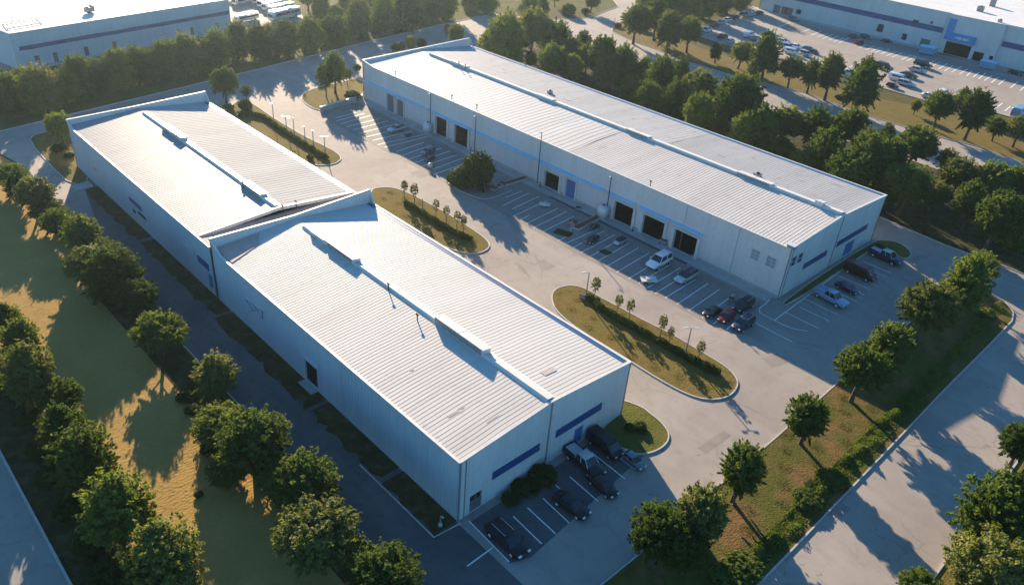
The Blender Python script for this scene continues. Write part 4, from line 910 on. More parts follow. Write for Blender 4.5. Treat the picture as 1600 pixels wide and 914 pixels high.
# row between the field and the shaded lane
row([(12, 270, 50, 'round'), (27, 292, 46, 'round'), (53, 306, 60, 'round'), (72, 325, 50, 'round'), (88, 342, 58, 'round'), (108, 352, 48, 'round'), (125, 368, 60, 'tall'), (140, 412, 74, 'round'), (160, 398, 56, 'round'), (178, 428, 84, 'willow'), (211, 458, 66, 'round'),
     (248, 518, 80, 'ragged'), (337, 583, 76, 'cone'), (345, 662, 88, 'round'), (394, 688, 108, 'cone'), (440, 742, 76, 'round'), (478, 748, 104, 'cone'), (495, 835, 122, 'ragged'), (600, 905, 104, 'ragged'), (350, 735, 60, 'round')],
    'down from the far road in the row beside the shaded lane', 'trees between the dry field and the lane', zs=.75)
# row beside the lower road
row([(6, 492, 46, 'cone'), (30, 532, 58, 'round'), (48, 590, 82, 'cone'), (90, 618, 70, 'round'), (100, 672, 78, 'cone'), (127, 722, 92, 'cone'), (183, 800, 112, 'cone'), (262, 878, 108, 'cone'), (12, 575, 60, 'cone'), (240, 905, 80, 'round')],
    'down from the frame edge in the row along the lowest road', 'trees between the dry field and the lower road', zs=.85)
# strip at the lower right
row([(1530, 418, 50, 'open'), (1507, 450, 66, 'round'), (1448, 490, 82, 'round'), (1388, 540, 68, 'tall'), (1347, 582, 76, 'ragged'), (1267, 648, 60, 'tall'), (1160, 732, 72, 'tall'), (1092, 800, 78, 'tall'), (1032, 832, 104, 'round'), (1075, 860, 70, 'round')],
    'counted down from the curved road corner on the grass strip', 'trees on the long grass strip by the shaded yard')
row([(1597, 692, 62, 'round'), (1562, 792, 122, 'round'), (1552, 893, 130, 'ragged'), (1440, 918, 62, 'round')], 'downwards on the verge across the tree-shadowed road', 'trees on the verge across the shadowed road')
# woodland belt
B = [(788, 72, 62, 'willow'), (765, 66, 34, 'round'), (833, 52, 56, 'round'), (868, 62, 52, 'willow'), (829, 94, 22, 'round'), (862, 96, 44, 'round'), (893, 108, 34, 'round'), (890, 82, 40, 'willow'), (913, 64, 24, 'thin'), (918, 92, 36, 'round'), (940, 84, 46, 'tall'),
     (972, 98, 48, 'willow'), (948, 112, 42, 'willow'), (1005, 108, 34, 'cone'), (1030, 126, 52, 'willow'), (1012, 152, 46, 'willow'), (1062, 116, 26, 'thin'), (1092, 138, 66, 'round'), (1056, 160, 44, 'willow'), (1092, 177, 46, 'round'),
     (1153, 160, 76, 'round'), (1190, 198, 62, 'round'), (1130, 192, 46, 'willow'), (1228, 190, 60, 'round'), (1273, 196, 48, 'tall'), (1328, 198, 58, 'round'), (1388, 210, 24, 'thin'), (1355, 228, 42, 'open'), (1430, 226, 62, 'round'), (1400, 240, 44, 'round'),
     (1218, 232, 48, 'round'), (1285, 242, 56, 'round'), (1255, 252, 46, 'round'), (1325, 270, 66, 'round'), (1362, 252, 60, 'tall'), (1422, 284, 74, 'round'), (1480, 252, 30, 'open'), (1500, 276, 54, 'round'), (1545, 284, 60, 'round'), (1590, 288, 56, 'round'),
     (1558, 345, 76, 'round'), (1600, 352, 62, 'willow'), (1462, 300, 44, 'round'), (1385, 300, 46, 'round'), (1520, 315, 46, 'round'), (985, 138, 36, 'willow'), (1160, 215, 44, 'round')]
row(B, 'counted from the road junction in the woodland belt', 'woodland belt behind the longest warehouse')
# strip beside the far car park
row([(995, 30, 48, 'round'), (1028, 22, 40, 'tall'), (1048, 45, 42, 'tall'), (1078, 53, 38, 'round'), (1120, 82, 19, 'cone'), (1159, 80, 34, 'round'), (1200, 84, 50, 'round'), (1175, 108, 18, 'round'), (1238, 108, 38, 'round'), (1270, 112, 34, 'tall'), (1300, 115, 42, 'tall'), (1350, 131, 58, 'round'),
     (1432, 165, 18, 'round'), (1470, 166, 50, 'round'), (1506, 152, 28, 'cone'), (1525, 172, 48, 'tall'), (1560, 196, 32, 'round'), (1594, 202, 38, 'round')], 'from the kerb nose, along the strip beside the far car park', 'trees beside the far car park')
row([(1012, 2, 34, 'willow'), (1045, 6, 40, 'willow'), (1075, 12, 40, 'willow'), (1103, 6, 36, 'willow'), (1130, -2, 36, 'willow'), (1158, -10, 34, 'willow')], 'from the junction in the dense group above the far car park', 'tree group above the far car park')
# hedge of trees beyond the upper road
H1 = [(-8, 150, 44), (14, 142, 42), (60, 138, 54), (36, 130, 36), (98, 132, 42), (122, 124, 42), (148, 118, 38), (168, 116, 36), (190, 112, 40), (214, 106, 38), (238, 100, 38), (262, 95, 40), (290, 90, 42), (316, 84, 38), (342, 78, 36), (370, 68, 36), (404, 68, 34), (420, 62, 30), (446, 60, 42),
      (484, 55, 40), (523, 46, 38), (508, 52, 26), (562, 32, 38), (545, 40, 24), (598, 24, 40), (634, 18, 42), (612, 8, 30), (664, 12, 34), (692, 6, 36), (735, -2, 26), (758, -4, 36)]
row([(a, b, c * 1.08, 'willow') for i, (a, b, c) in enumerate(H1)], 'from the banded warehouse in the row beyond the upper road', 'tree row beyond the upper road')
row([(500, 12, 30, 'willow'), (524, 22, 26, 'round'), (545, 8, 34, 'willow'), (575, 2, 34, 'willow'), (480, -8, 30, 'round'), (655, -12, 30, 'round')], 'counted from the parked buses, on the lawn behind the row', 'trees on the far lawn')
row([(828, 12, 32, 'willow'), (849, 12, 22, 'willow'), (925, 0, 24, 'round'), (868, -6, 20, 'round')], 'from the road bend on the far corner lawn', 'trees on the far corner lawn')
# around the islands
tree((350, 131), 38, 'round', label='rounded sunlit tree at the far corner of the smooth-roofed warehouse, by the road', group='island trees', base=(354, 162))
tree((386, 140), 15, 'open', label='small slim tree among posts on the narrow island beside the smooth-roofed warehouse', group='island trees', base=(386, 158))
tree((508, 120), 26, 'open', label='slender thin-crowned tree on the island at the end of the longest warehouse', group='island trees', base=(510, 152))
tree((523, 108), 32, 'tall', label='fuller of two adjoining trees on the island at the end of the longest warehouse', group='island trees', base=(524, 146))
tree((542, 116), 17, 'open', label='small tree beside the fuller one on the island at the longest warehouse end', group='island trees')
tree((558, 105), 13, 'round', label='smallest tree on the island, close to the far wall corner of the longest warehouse', group='island trees')
tree((95, 194), 38, 'round', label='yellowish rounded tree at the far outer corner of the smooth-roofed warehouse', group='island trees', base=(100, 226))
row([(618, 73, 16, 'round'), (628, 73, 12, 'round'), (643, 68, 18, 'round'), (658, 67, 16, 'round'), (711, 54, 27, 'round'), (698, 48, 10, 'thin')], 'along the road behind the far parapet of the longest warehouse', 'small trees behind the far parapet')
# saplings
for (bx, by), (tx, ty), lb in (((632, 311), (630, 283), 'bare thin sapling at the end of the middle island hedge'), ((647, 320), (644, 288), 'second thin sapling from the end of the middle island hedge'), ((681, 339), (684, 312), 'pale sapling, first of a cluster of four on the middle island'),
                               ((697, 349), (698, 322), 'pale sapling, second of a cluster of four on the middle island'), ((714, 359), (714, 330), 'pale sapling, third of a cluster of four on the middle island'), ((724, 364), (724, 337), 'pale sapling, last of a cluster of four on the middle island'),
                               ((928, 469), (931, 432), 'sapling next to the single-head lamp on the big oval island'), ((964, 491), (966, 459), 'first sapling of the middle pair on the big oval island'), ((982, 499), (983, 466), 'second sapling of the middle pair on the big oval island'),
                               ((1031, 528), (1035, 490), 'tallest sapling on the big oval island, midway along the hedge'), ((1045, 537), (1048, 509), 'short sapling just before the double-head lamp on the big oval island'), ((1090, 565), (1093, 530), 'last sapling, past the double-head lamp on the big oval island')):
    P = G(bx, by, .12); hm = (by - ty) * depth(P) / FPX / .88
    t = tree((0, 0), 1, 'sapling', label=lb, group='saplings on the islands', name='sapling', cat='sapling', base=(bx, by)); t.scale = (hm / 4.0,) * 3
# shrubs
def shrub(c, w_, label, kind='shrub', group='shrubs', leafm=None, zs=1., z=.1, cat='shrub'): return tree(c, w_, kind, label=label, group=group, name='shrub', cat=cat, z=z, zs=zs, leafm=leafm)
for c, w_, lb, k, lm, zs in (((722, 276), 40, 'spiky conifer shrub, the wider one in the paved bed by the bays', 'conifer', None, .8), ((747, 272), 50, 'spiky conifer shrub, the taller one in the paved bed by the bays', 'conifer', None, .9), ((708, 279), 20, 'small conifer shrub at the outer edge of the paved bed', 'conifer', None, .8),
      ((92, 233), 23, 'wider clipped shrub on the island by the smooth-roofed warehouse corner', 'shrub', 'leaf_dark', .6), ((108, 244), 14, 'smaller clipped shrub on the island by the smooth-roofed warehouse corner', 'shrub', 'leaf_dark', .7),
      ((551, 151), 24, 'dark low shrub against the far end wall of the longest warehouse', 'shrub', 'leaf_dark', .7), ((383, 167), 20, 'dark bush at the foot of the posts on the narrow island', 'shrub', 'leaf_dark', 1.1), ((357, 168), 18, 'low bush under the sunlit tree on the narrow island', 'shrub', 'leaf_dark', .7), ((484, 247), 12, 'small dark plant at the tip of the narrow island', 'shrub', None, 1.),
      ((888, 18), 22, 'dark clipped bush on the far corner lawn beside the road bend', 'shrub', 'leaf_dark', .9), ((915, 19), 14, 'smallest clipped bush on the far corner lawn', 'shrub', 'leaf_dark', .8), ((965, 40), 12, 'low bush on the kerb nose by the junction', 'shrub', None, .8), ((1003, 44), 20, 'low bush below the first trees by the junction', 'shrub', None, .7),
      ((1180, 118), 14, 'dark bush between trunks beside the far car park', 'shrub', 'leaf_dark', .7), ((1311, 152), 14, 'dark clump on the verge beside the double-trunk tree', 'shrub', 'leaf_dark', .6),
      ((933, 468), 11, 'small bush beside the single-head lamp island sapling', 'shrub', None, .9), ((1000, 664), 19, 'flowering pale bush on the lush corner island', 'shrub', 'leaf_pale', .9), ((985, 668), 17, 'dark bush beside the pale one on the lush corner island', 'shrub', 'leaf_dark', .9), ((1004, 674), 14, 'leafy bush in sun on the lush corner island', 'shrub', None, .8),
      ((1373, 388), 16, 'dark rounded bush at the end wall corner of the longest warehouse', 'shrub', 'leaf_dark', .8),
      ((820, 762), 40, 'wide dark shrub at the wall below the blue band of the ribbed warehouse', 'shrub', 'leaf_dark', .55), ((848, 742), 42, 'tall dark shrub at the wall below the blue band of the ribbed warehouse', 'shrub', 'leaf_dark', .75), ((798, 778), 28, 'lowest dark shrub in the bed beside the grey door', 'shrub', 'leaf_dark', .5)):
    shrub(c, w_, lb, k, leafm=lm, zs=zs)
sh = [(1540, 492, 26), (1300, 748, 46), (1262, 780, 50), (1276, 762, 36), (1160, 885, 60), (1140, 905, 56)]
for i, (a, b, c_) in enumerate(sh):
    shrub((a, b), c_, 'low green shrub, %s down the kerb side of the long grass strip' % ORD[i], group='undergrowth shrubs on the grass strip', leafm='leaf', zs=(.3, .45, .35)[i % 3])
sh2 = [(60, 700, 40), (80, 740, 46), (110, 790, 50), (145, 850, 56), (170, 900, 60), (40, 650, 40), (20, 610, 36), (290, 620, 26), (300, 640, 22), (180, 465, 30), (330, 700, 30), (300, 600, 16), (310, 772, 14)]
for i, (a, b, c_) in enumerate(sh2):
    shrub((a, b), c_, 'dark undergrowth shrub, %s around the dry field edges' % ORD[i], group='undergrowth shrubs at the field edges', leafm='leaf_dark', zs=.6)
# hedges
def hedge(pts, wd, h, label, z=.12, m='leaf_dark'):
    P = [G(x, y, z) for x, y in pts]; o = P[0]; rng = np.random.default_rng(int(pts[0][0])); Cs, Ns = [], []; ev, ef = [], []
    for a, b in zip(P, P[1:]):
        L = (b - a).length; d = (b - a).normalized(); n = Vector((-d.y, d.x, 0)); k = int(L * 260)
        t = rng.random(k) * L; th = rng.uniform(0, math.pi, k); lump = 1 + .12 * np.sin(t * 2.1 + a.x) + rng.normal(0, .05, k)
        for ti, tt, lu in zip(t, th, lump):
            q = a + d * ti + n * (math.cos(tt) * wd / 2 * lu) - o; zz = (abs(math.sin(tt)) ** .55) * h * lu
            Cs.append((q.x, q.y, zz)); Ns.append((n.x * math.cos(tt), n.y * math.cos(tt), math.sin(tt)))
        k2 = max(2, int(L / .6))
        for i in range(k2):
            q = a + d * (L * (i + .5) / k2) - o; x, f = ico((q.x, q.y, h * .42), (wd * .46, wd * .46, h * .5), 1); oo = len(ev); ev += x; ef += [tuple(j + oo for j in g) for g in f]
    V = leaf_quads(np.array(Cs), np.array(Ns), .11, rng)
    me = np_mesh('hedge', V, len(Cs), [m], (ev, ef)); ob = mkobj('hedge', me, None, o); return tag(ob, label, 'hedge', 'clipped hedges on the islands')
hedge([(918, 466), (940, 485), (975, 505), (1025, 534)], 1.0, .8, 'dark clipped hedge along the big oval island, on the single-head lamp side')
hedge([(1027, 535), (1062, 555), (1095, 573), (1124, 586)], 1.1, .85, 'dark clipped hedge along the big oval island, on the double-head lamp side')
hedge([(632, 318), (655, 332), (690, 354), (718, 370), (737, 376)], 1.0, .75, 'dark clipped hedge beside the saplings on the middle island')
hedge([(372, 181), (395, 181), (412, 185), (440, 205), (470, 224), (498, 242), (512, 250)], 1.0, .8, 'long dark clipped hedge on the narrow island beside the smooth-roofed warehouse')

# grass blades standing up where the ground is close to the camera
def tufts(name, region, n, size, m, seed, zone=None):
    rng = np.random.default_rng(seed); xs = [p[0] for p in region]; ys = [p[1] for p in region]; C = []
    def inside(x, y):
        r = False; j = len(region) - 1
        for i in range(len(region)):
            xi, yi = region[i][:2]; xj, yj = region[j][:2]
            if (yi > y) != (yj > y) and x < (xj - xi) * (y - yi) / (yj - yi) + xi: r = not r
            j = i
        return r
    while len(C) < n:
        x = rng.uniform(min(xs), max(xs)); y = rng.uniform(min(ys), max(ys))
        if inside(x, y): C.append((x, y, .08 + .05 * math.sin(x * 1.7 + y * .9) + .04 * math.sin(x * .6 - y * 2.2)))
    C = np.array(C); N = np.tile([0.3, 0, .8], (n, 1)); V = leaf_quads(C, N, size, rng, .35)
    me = np_mesh(name, V, n, [m]); return tag(mkobj(name, me), None, kind='stuff')
mat('blade_gold', (.26, .17, .06), (.15, .12, .035), scale=.35, rough=.95, coord='pos', trans=.25, spec=.05, c3=(.09, .085, .03), scale3=1.3, amt3=.5)
mat('blade_green', (.06, .08, .018), (.13, .11, .03), scale=.5, rough=.95, coord='pos', trans=.25, spec=.05, c3=(.2, .14, .05), scale3=1.3, amt3=.45)
def undergrowth(pts, wd, n, seed):
    P = [G(x, y, .1) for x, y in pts]; rng = np.random.default_rng(seed); C = []; Ls = [(b - a).length for a, b in zip(P, P[1:])]
    for a, b, L in zip(P, P[1:], Ls):
        k = int(n * L / sum(Ls)); d = (b - a).normalized(); m_ = Vector((-d.y, d.x, 0))
        for t, s, u in zip(rng.random(k), np.clip(rng.normal(0, .3, k), -.62, .42), rng.random(k)):
            q = a + d * (t * L) + m_ * (s * wd); hh = max(.05, (.5 + .5 * math.sin(q.x * 1.9 + q.y * .7) * math.sin(q.y * 1.3 - q.x * .6)) ** 2.4 * .95 * math.exp(-(s * 1.6) ** 2))
            C.append((q.x, q.y, .12 + hh * (.35 + .75 * u)))
    V = leaf_quads(np.array(C), np.tile([0, 0, .9], (len(C), 1)), .12, rng)
    return tag(mkobj('undergrowth', np_mesh('undergrowth', V, len(C), ['leaf'])), None, kind='stuff')
undergrowth([(1130, 925), (1190, 862), (1262, 790), (1330, 716), (1400, 645), (1470, 575)], 1.9, 24000, 11)
undergrowth([(1470, 575), (1530, 510), (1560, 478)], 1.3, 3500, 12)
tufts('grass', [(34, -10.6), (34, -22.6), (104, -22.6), (104, -10.6)], 16000, .035, 'blade_gold', 3)
tufts('grass', [(p.x, p.y) for p in pxs([(900, 950), (1000, 867), (1112, 770), (1210, 688), (1316, 594), (1400, 523), (1470, 468), (1530, 455), (1570, 476), (1580, 501), (1475, 611), (1325, 768), (1150, 950)])], 60000, .07, 'blade_green', 5)
tufts('grass', [(p.x, p.y) for p in chaikin(pxs([(866, 472), (868, 458), (892, 449), (937, 467), (1005, 504), (1050, 526), (1100, 556), (1148, 594), (1138, 617), (1095, 620), (1025, 588), (925, 526)]), 2)], 22000, .06, 'blade_gold', 6)
tufts('grass', [(p.x, p.y) for p in chaikin(pxs([(580, 300), (608, 296), (652, 312), (700, 338), (758, 377), (760, 388), (728, 394), (690, 383), (640, 350)]), 2)], 12000, .06, 'blade_gold', 7)

# ------------------------------------------------------------------ lamps
def lamp(base, top, label, heads, group='street lamps', name='street_lamp', armlen=.9, ang=0., head=(.55, .26, .1), pm='metal_grey'):
    P = G(*base, .1); d = depth(P)
    h = 1.; 
    for z in np.linspace(1, 14, 261):
        q = P + Vector((0, 0, z)); r = q - Vector((0, 0, CAMZ)); yy = 457 - FPX * r.dot(CU) / r.dot(CF)
        if yy <= top[1]: h = z; break
    t = thing(name, label, 'street lamp', P, ang, group)
    mb = MB(); mb.tube((0, 0, -.1), (0, 0, h), .1, .07, 10); mkobj('pole', mb.mesh('pole', pm), t)
    mb = MB(); mb.lathe((0, 0, -.1), [(.2, 0), (.2, .35), (.11, .45), (.09, .46)]); mkobj('base', mb.mesh('base', 'concrete'), t)
    for a in heads:
        ca, sa = math.cos(a), math.sin(a)
        mb = MB(); mb.tube((0, 0, h - .05), (ca * armlen * .6, sa * armlen * .6, h + .04), .035, n=6); arm = mkobj('arm', mb.mesh('arm', 'metal_grey'), t)
        mb = MB(); A = Vector((ca, sa, 0)); Bv = Vector((-sa, ca, 0)); c0 = A * (armlen * .5); c1 = A * (armlen * .5 + head[0])
        z0, z1 = h + .02, h + .02 + head[2]
        q = [c0 - Bv * head[1] * .35, c1 - Bv * head[1] / 2, c1 + Bv * head[1] / 2, c0 + Bv * head[1] * .35]
        mb.hexa([(p.x, p.y, z0) for p in q], [(p.x * .98, p.y * .98, z1) for p in q]); mkobj('lamp_head', mb.mesh('lamp_head', 'metal_pale'), t)
    return t
lamp((915, 466), (917, 426), 'single-head street lamp at the end of the big oval island hedge', [R_(60)], armlen=1.1)
lamp((1071, 553), (1076, 513), 'double-head street lamp on the big oval island', [R_(50), R_(230)], armlen=.8)
lamp((428, 191), (426, 162), 'slim tall lamp on the narrow island, alone before the paired lamps', [R_(70)], armlen=.4, head=(.3, .16, .08))
lamp((448, 205), (447, 183), 'stubby double-head lamp on the narrow island, first of the paired lamps', [R_(40), R_(220)], armlen=.5)
lamp((460, 212), (459, 185), 'single-head lamp with a long arm, second of the paired lamps on the narrow island', [R_(75)], armlen=1.1)
lamp((477, 221), (475, 198), 'short headless-looking lamp post on the narrow island, past the paired lamps', [R_(90)], armlen=.2, head=(.2, .12, .08))
lamp((490, 229), (487, 205), 'small round-topped lamp post on the narrow island near its tip', [R_(0), R_(180)], armlen=.15, head=(.22, .22, .12))
lamp((508, 240), (505, 214), 'last lamp post at the tip of the narrow island', [R_(60), R_(240)], armlen=.4)
lamp((660, 327), (660, 311), 'short bare post on the middle island between saplings', [R_(90)], armlen=.15, head=(.18, .12, .1))
lamp((959, 46), (959, 30), 'lamp on the kerb nose at the far road junction', [R_(0)], armlen=.6)
for b, tp, lb in (((672, 208), (665, 147), 'tall lamp standing against the wall by the white tank at the first open bays'), ((741, 241), (737, 182), 'tall lamp standing against the wall past the first open bays'),
                  ((839, 289), (842, 207), 'tallest lamp against the wall, between the conifer bed and the blue-door bay'), ((946, 341), (950, 277), 'tall lamp against the wall beside the lower white tank')):
    lamp(b, tp, lb, [R_(90)], group='lamps against the long wall', armlen=.4, pm='metal_dark', head=(.4, .3, .12))
lamp((892, 360), (893, 341), 'short lamp at the end of the painted stalls by the rusty planter', [R_(-50)], armlen=.5, head=(.3, .2, .1))
lamp((688, 820), (688, 806), 'short service lamp on the dark bed at the near wall corner', [R_(180)], armlen=.3, head=(.25, .16, .1))

def prop(name, label, cat, px, parts_, z=.03, rz=0., group=None, scale=1.):
    t = thing(name, label, cat, G(*px, z), rz, group); t.scale = (scale,) * 3
    for nm, f, m_ in parts_:
        mb = MB(); f(mb); mkobj(nm, mb.mesh(nm, m_), t)
    return t
tank = [('tank', lambda m_: m_.lathe((0, 0, .35), [(.5, 0), (.95, .25), (1.1, .8), (1.08, 1.5), (.85, 1.95), (.4, 2.2), (.1, 2.25)], 20), 'metal_pale'), ('skirt', lambda m_: m_.lathe((0, 0, 0), [(.75, 0), (.75, .4), (.5, .42)], 16), 'concrete'),
        ('hatch', lambda m_: m_.lathe((0, 0, 2.55), [(.25, 0), (.25, .18), (.2, .2)], 12), 'metal_dark'), ('pipe', lambda m_: (m_.tube((1.0, .2, .2), (1.25, .3, 1.2), .06), m_.tube((1.25, .3, 1.2), (.9, .2, 1.6), .06)), 'metal_grey')]
prop('storage_tank', 'white round tank against the wall beside the first open bays', 'tank', (668, 208), tank, scale=.9)
prop('storage_tank', 'white round tank against the wall at the end of a rusty planter', 'tank', (941, 341), tank, scale=.95)
def bollard_parts(h=.9): return [('post', lambda m_: m_.lathe((0, 0, 0), [(.12, 0), (.12, h), (.05, h + .06)], 10), 'metal_dark'), ('band', lambda m_: m_.lathe((0, 0, h * .7), [(.13, 0), (.13, .12), (.12, .121)], 10), 'trim_white')]
prop('bollard', 'white ball-topped bollard among the upper stalls near the conifer bed', 'bollard', (672, 264), [('post', lambda m_: m_.lathe((0, 0, 0), [(.1, 0), (.1, .35), (.06, .4)], 10), 'metal_dark'), ('ball', lambda m_: m_.lathe((0, 0, .3), [(.2, 0), (.42, .18), (.5, .42), (.4, .72), (.15, .88), (.02, .9)], 14), 'trim_white')])
prop('bollard', 'pair-like upright marker post beside the white ball-topped bollard', 'bollard', (678, 262), bollard_parts(1.3))
for px, lb in (((619, 180), 'dark bollard between the two narrow grey doors'), ((988, 362), 'dark bollard pile beside the pillar after the first big open bay'), ((701, 217), 'dark bollard at the pillar between the upper open bays'), ((736, 236), 'dark bollard at the pillar past the upper open bays'), ((844, 292), 'dark bollard before the bay next to the blue door')):
    prop('bollard', lb, 'bollard', px, bollard_parts(.8), group='dark bollards by the bays')
crate = [('box', lambda m_: m_.box(-.6, .6, -.45, .45, .12, .8), 'metal_grey'), ('lid', lambda m_: m_.box(-.64, .64, -.49, .49, .803, .9), 'metal_dark'), ('foot', lambda m_: (m_.box(-.55, -.35, -.45, .45, 0, .12), m_.box(.35, .55, -.45, .45, 0, .12)), 'metal_dark')]
for px, lb, s, r in (((1036, 381), 'dark equipment box at the pillar between the second and third big bays', 1.1, .2), ((990, 356), 'dark equipment box at the pillar after the first big bay', .9, .5), ((903, 329), 'small dark box on the apron past the blue door', .7, .9), ((697, 201), 'box beside the upper white tank', .6, .2), ((638, 186), 'small crate on the apron by the narrow grey doors', .6, .1),
                     ((771, 299), 'grey box at the end of the rusty planter by the conifers', 1., .3), ((786, 291), 'second grey box at the rusty planter by the conifers', .8, .3), ((911, 466), 'pale utility box at the foot of the single-head lamp', .8, .4), ((895, 352), 'pale utility box at the end of the lower rusty planter', 1., .2),
                     ((1142, 470), 'dark drain box on the apron below the white-walled windows', .6, .4), ((1083, 401), 'white kit box beside the last open bay', .5, .4)):
    prop('equipment_box', lb, 'box', px, crate, rz=r, scale=s, group='boxes by the bays')
dump = [('bin', lambda m_: m_.hexa([(-1.7, -1, .25), (1.7, -1, .25), (1.7, 1, .25), (-1.7, 1, .25)], [(-2, -1.1, 1.9), (2, -1.1, 1.9), (2, 1.1, 1.9), (-2, 1.1, 1.9)]), 'bin_blue'), ('lid', lambda m_: m_.hexa([(-2.05, -1.15, 1.903), (2.05, -1.15, 1.903), (2.05, 1.15, 1.903), (-2.05, 1.15, 1.903)], [(-1.9, -1, 2.25), (1.9, -1, 2.1), (1.9, 1, 2.1), (-1.9, 1, 2.25)]), 'awning_blue'),
        ('caster', lambda m_: [m_.tube((x, y - .06, .14), (x, y + .06, .14), .14, n=10) for x in (-1.4, 1.4) for y in (-.8, .8)], 'rubber')]
prop('dumpster', 'blue lidded dumpster beside the narrow door of the far warehouse', 'dumpster', (1447, 85), dump, z=.09, rz=.1, scale=1.25)
prop('dumpster', 'blue dumpster below the right side of the far dark entrance', 'dumpster', (1542, 108), dump, z=.09, rz=.0, scale=1.2).__setitem__('label', 'blue dumpster between the far dark entrance and the slim corner door')
pallet = [('deck', lambda m_: m_.box(-1.2, 1.2, -.8, .8, .35, .5), 'trim_white'), ('block', lambda m_: [m_.box(x, x + .25, -.75, .75, 0, .35) for x in (-1.1, -.12, .85)], 'metal_grey'), ('load', lambda m_: m_.box(-.4, .5, -.35, .45, .503, .75), 'metal_pale')]
prop('pallet', 'white loaded pallet in the stall between the white car and the blue-roofed car', 'pallet', (1013, 440), pallet, rz=.9)
prop('pallet', 'white flat pallet among the empty stalls above the planter', 'pallet', (851, 322), pallet, rz=.7, scale=.8)
prop('manhole_cover', 'dark square cover in the stall beside the small hatchback', 'cover', (946, 394), [('cover', lambda m_: m_.box(-.9, .9, -.7, .7, -.02, .02), 'grass_dark')], z=.03)
prop('manhole_cover', 'worn olive ground cover at the end of the stall lines by the short lamp', 'cover', (880, 364), [('cover', lambda m_: m_.box(-1.5, 1.5, -1, 1, -.02, .02), 'grass_dark')], z=.03, rz=.3)

# ------------------------------------------------------------------ vehicles
def paintm(nm, c, rough=.28, metal=.25): mat(nm, c, rough=rough, metal=metal, spec=.5)
for nm, c in (('car_white', (.72, .73, .74)), ('car_black', (.012, .013, .016)), ('car_silver', (.42, .44, .46)), ('car_navy', (.02, .035, .07)), ('car_blue', (.20, .33, .46)), ('car_red', (.22, .02, .018)), ('car_grey', (.14, .15, .16)), ('car_teal', (.04, .16, .20)), ('car_maroon', (.08, .015, .015))): paintm(nm, c)
def loft(mb, st, mi=0, sm=False):
    """st: list of (x, half width, z bottom, z top); rounded box sections"""
    n = 10; vs = []
    for x, hw, zb, zt in st:
        zm = zb + (zt - zb) * .55
        vs += [(x, -hw * .86, zb), (x, -hw * .98, zb + (zt - zb) * .18), (x, -hw, zm), (x, -hw * .95, zb + (zt - zb) * .88), (x, -hw * .82, zt), (x, hw * .82, zt), (x, hw * .95, zb + (zt - zb) * .88), (x, hw, zm), (x, hw * .98, zb + (zt - zb) * .18), (x, hw * .86, zb)]
    fs = [(k * n + i, k * n + (i + 1) % n, (k + 1) * n + (i + 1) % n, (k + 1) * n + i) for k in range(len(st) - 1) for i in range(n)]
    fs += [tuple(range(n))[::-1], tuple(range((len(st) - 1) * n, len(st) * n))]; mb.add(vs, fs, mi, sm)
def smooth(me, ang=40):
    for p in me.polygons: p.use_smooth = True
    try: me.set_sharp_from_angle(angle=R_(ang))
    except Exception: pass
    return me
CARS = {}
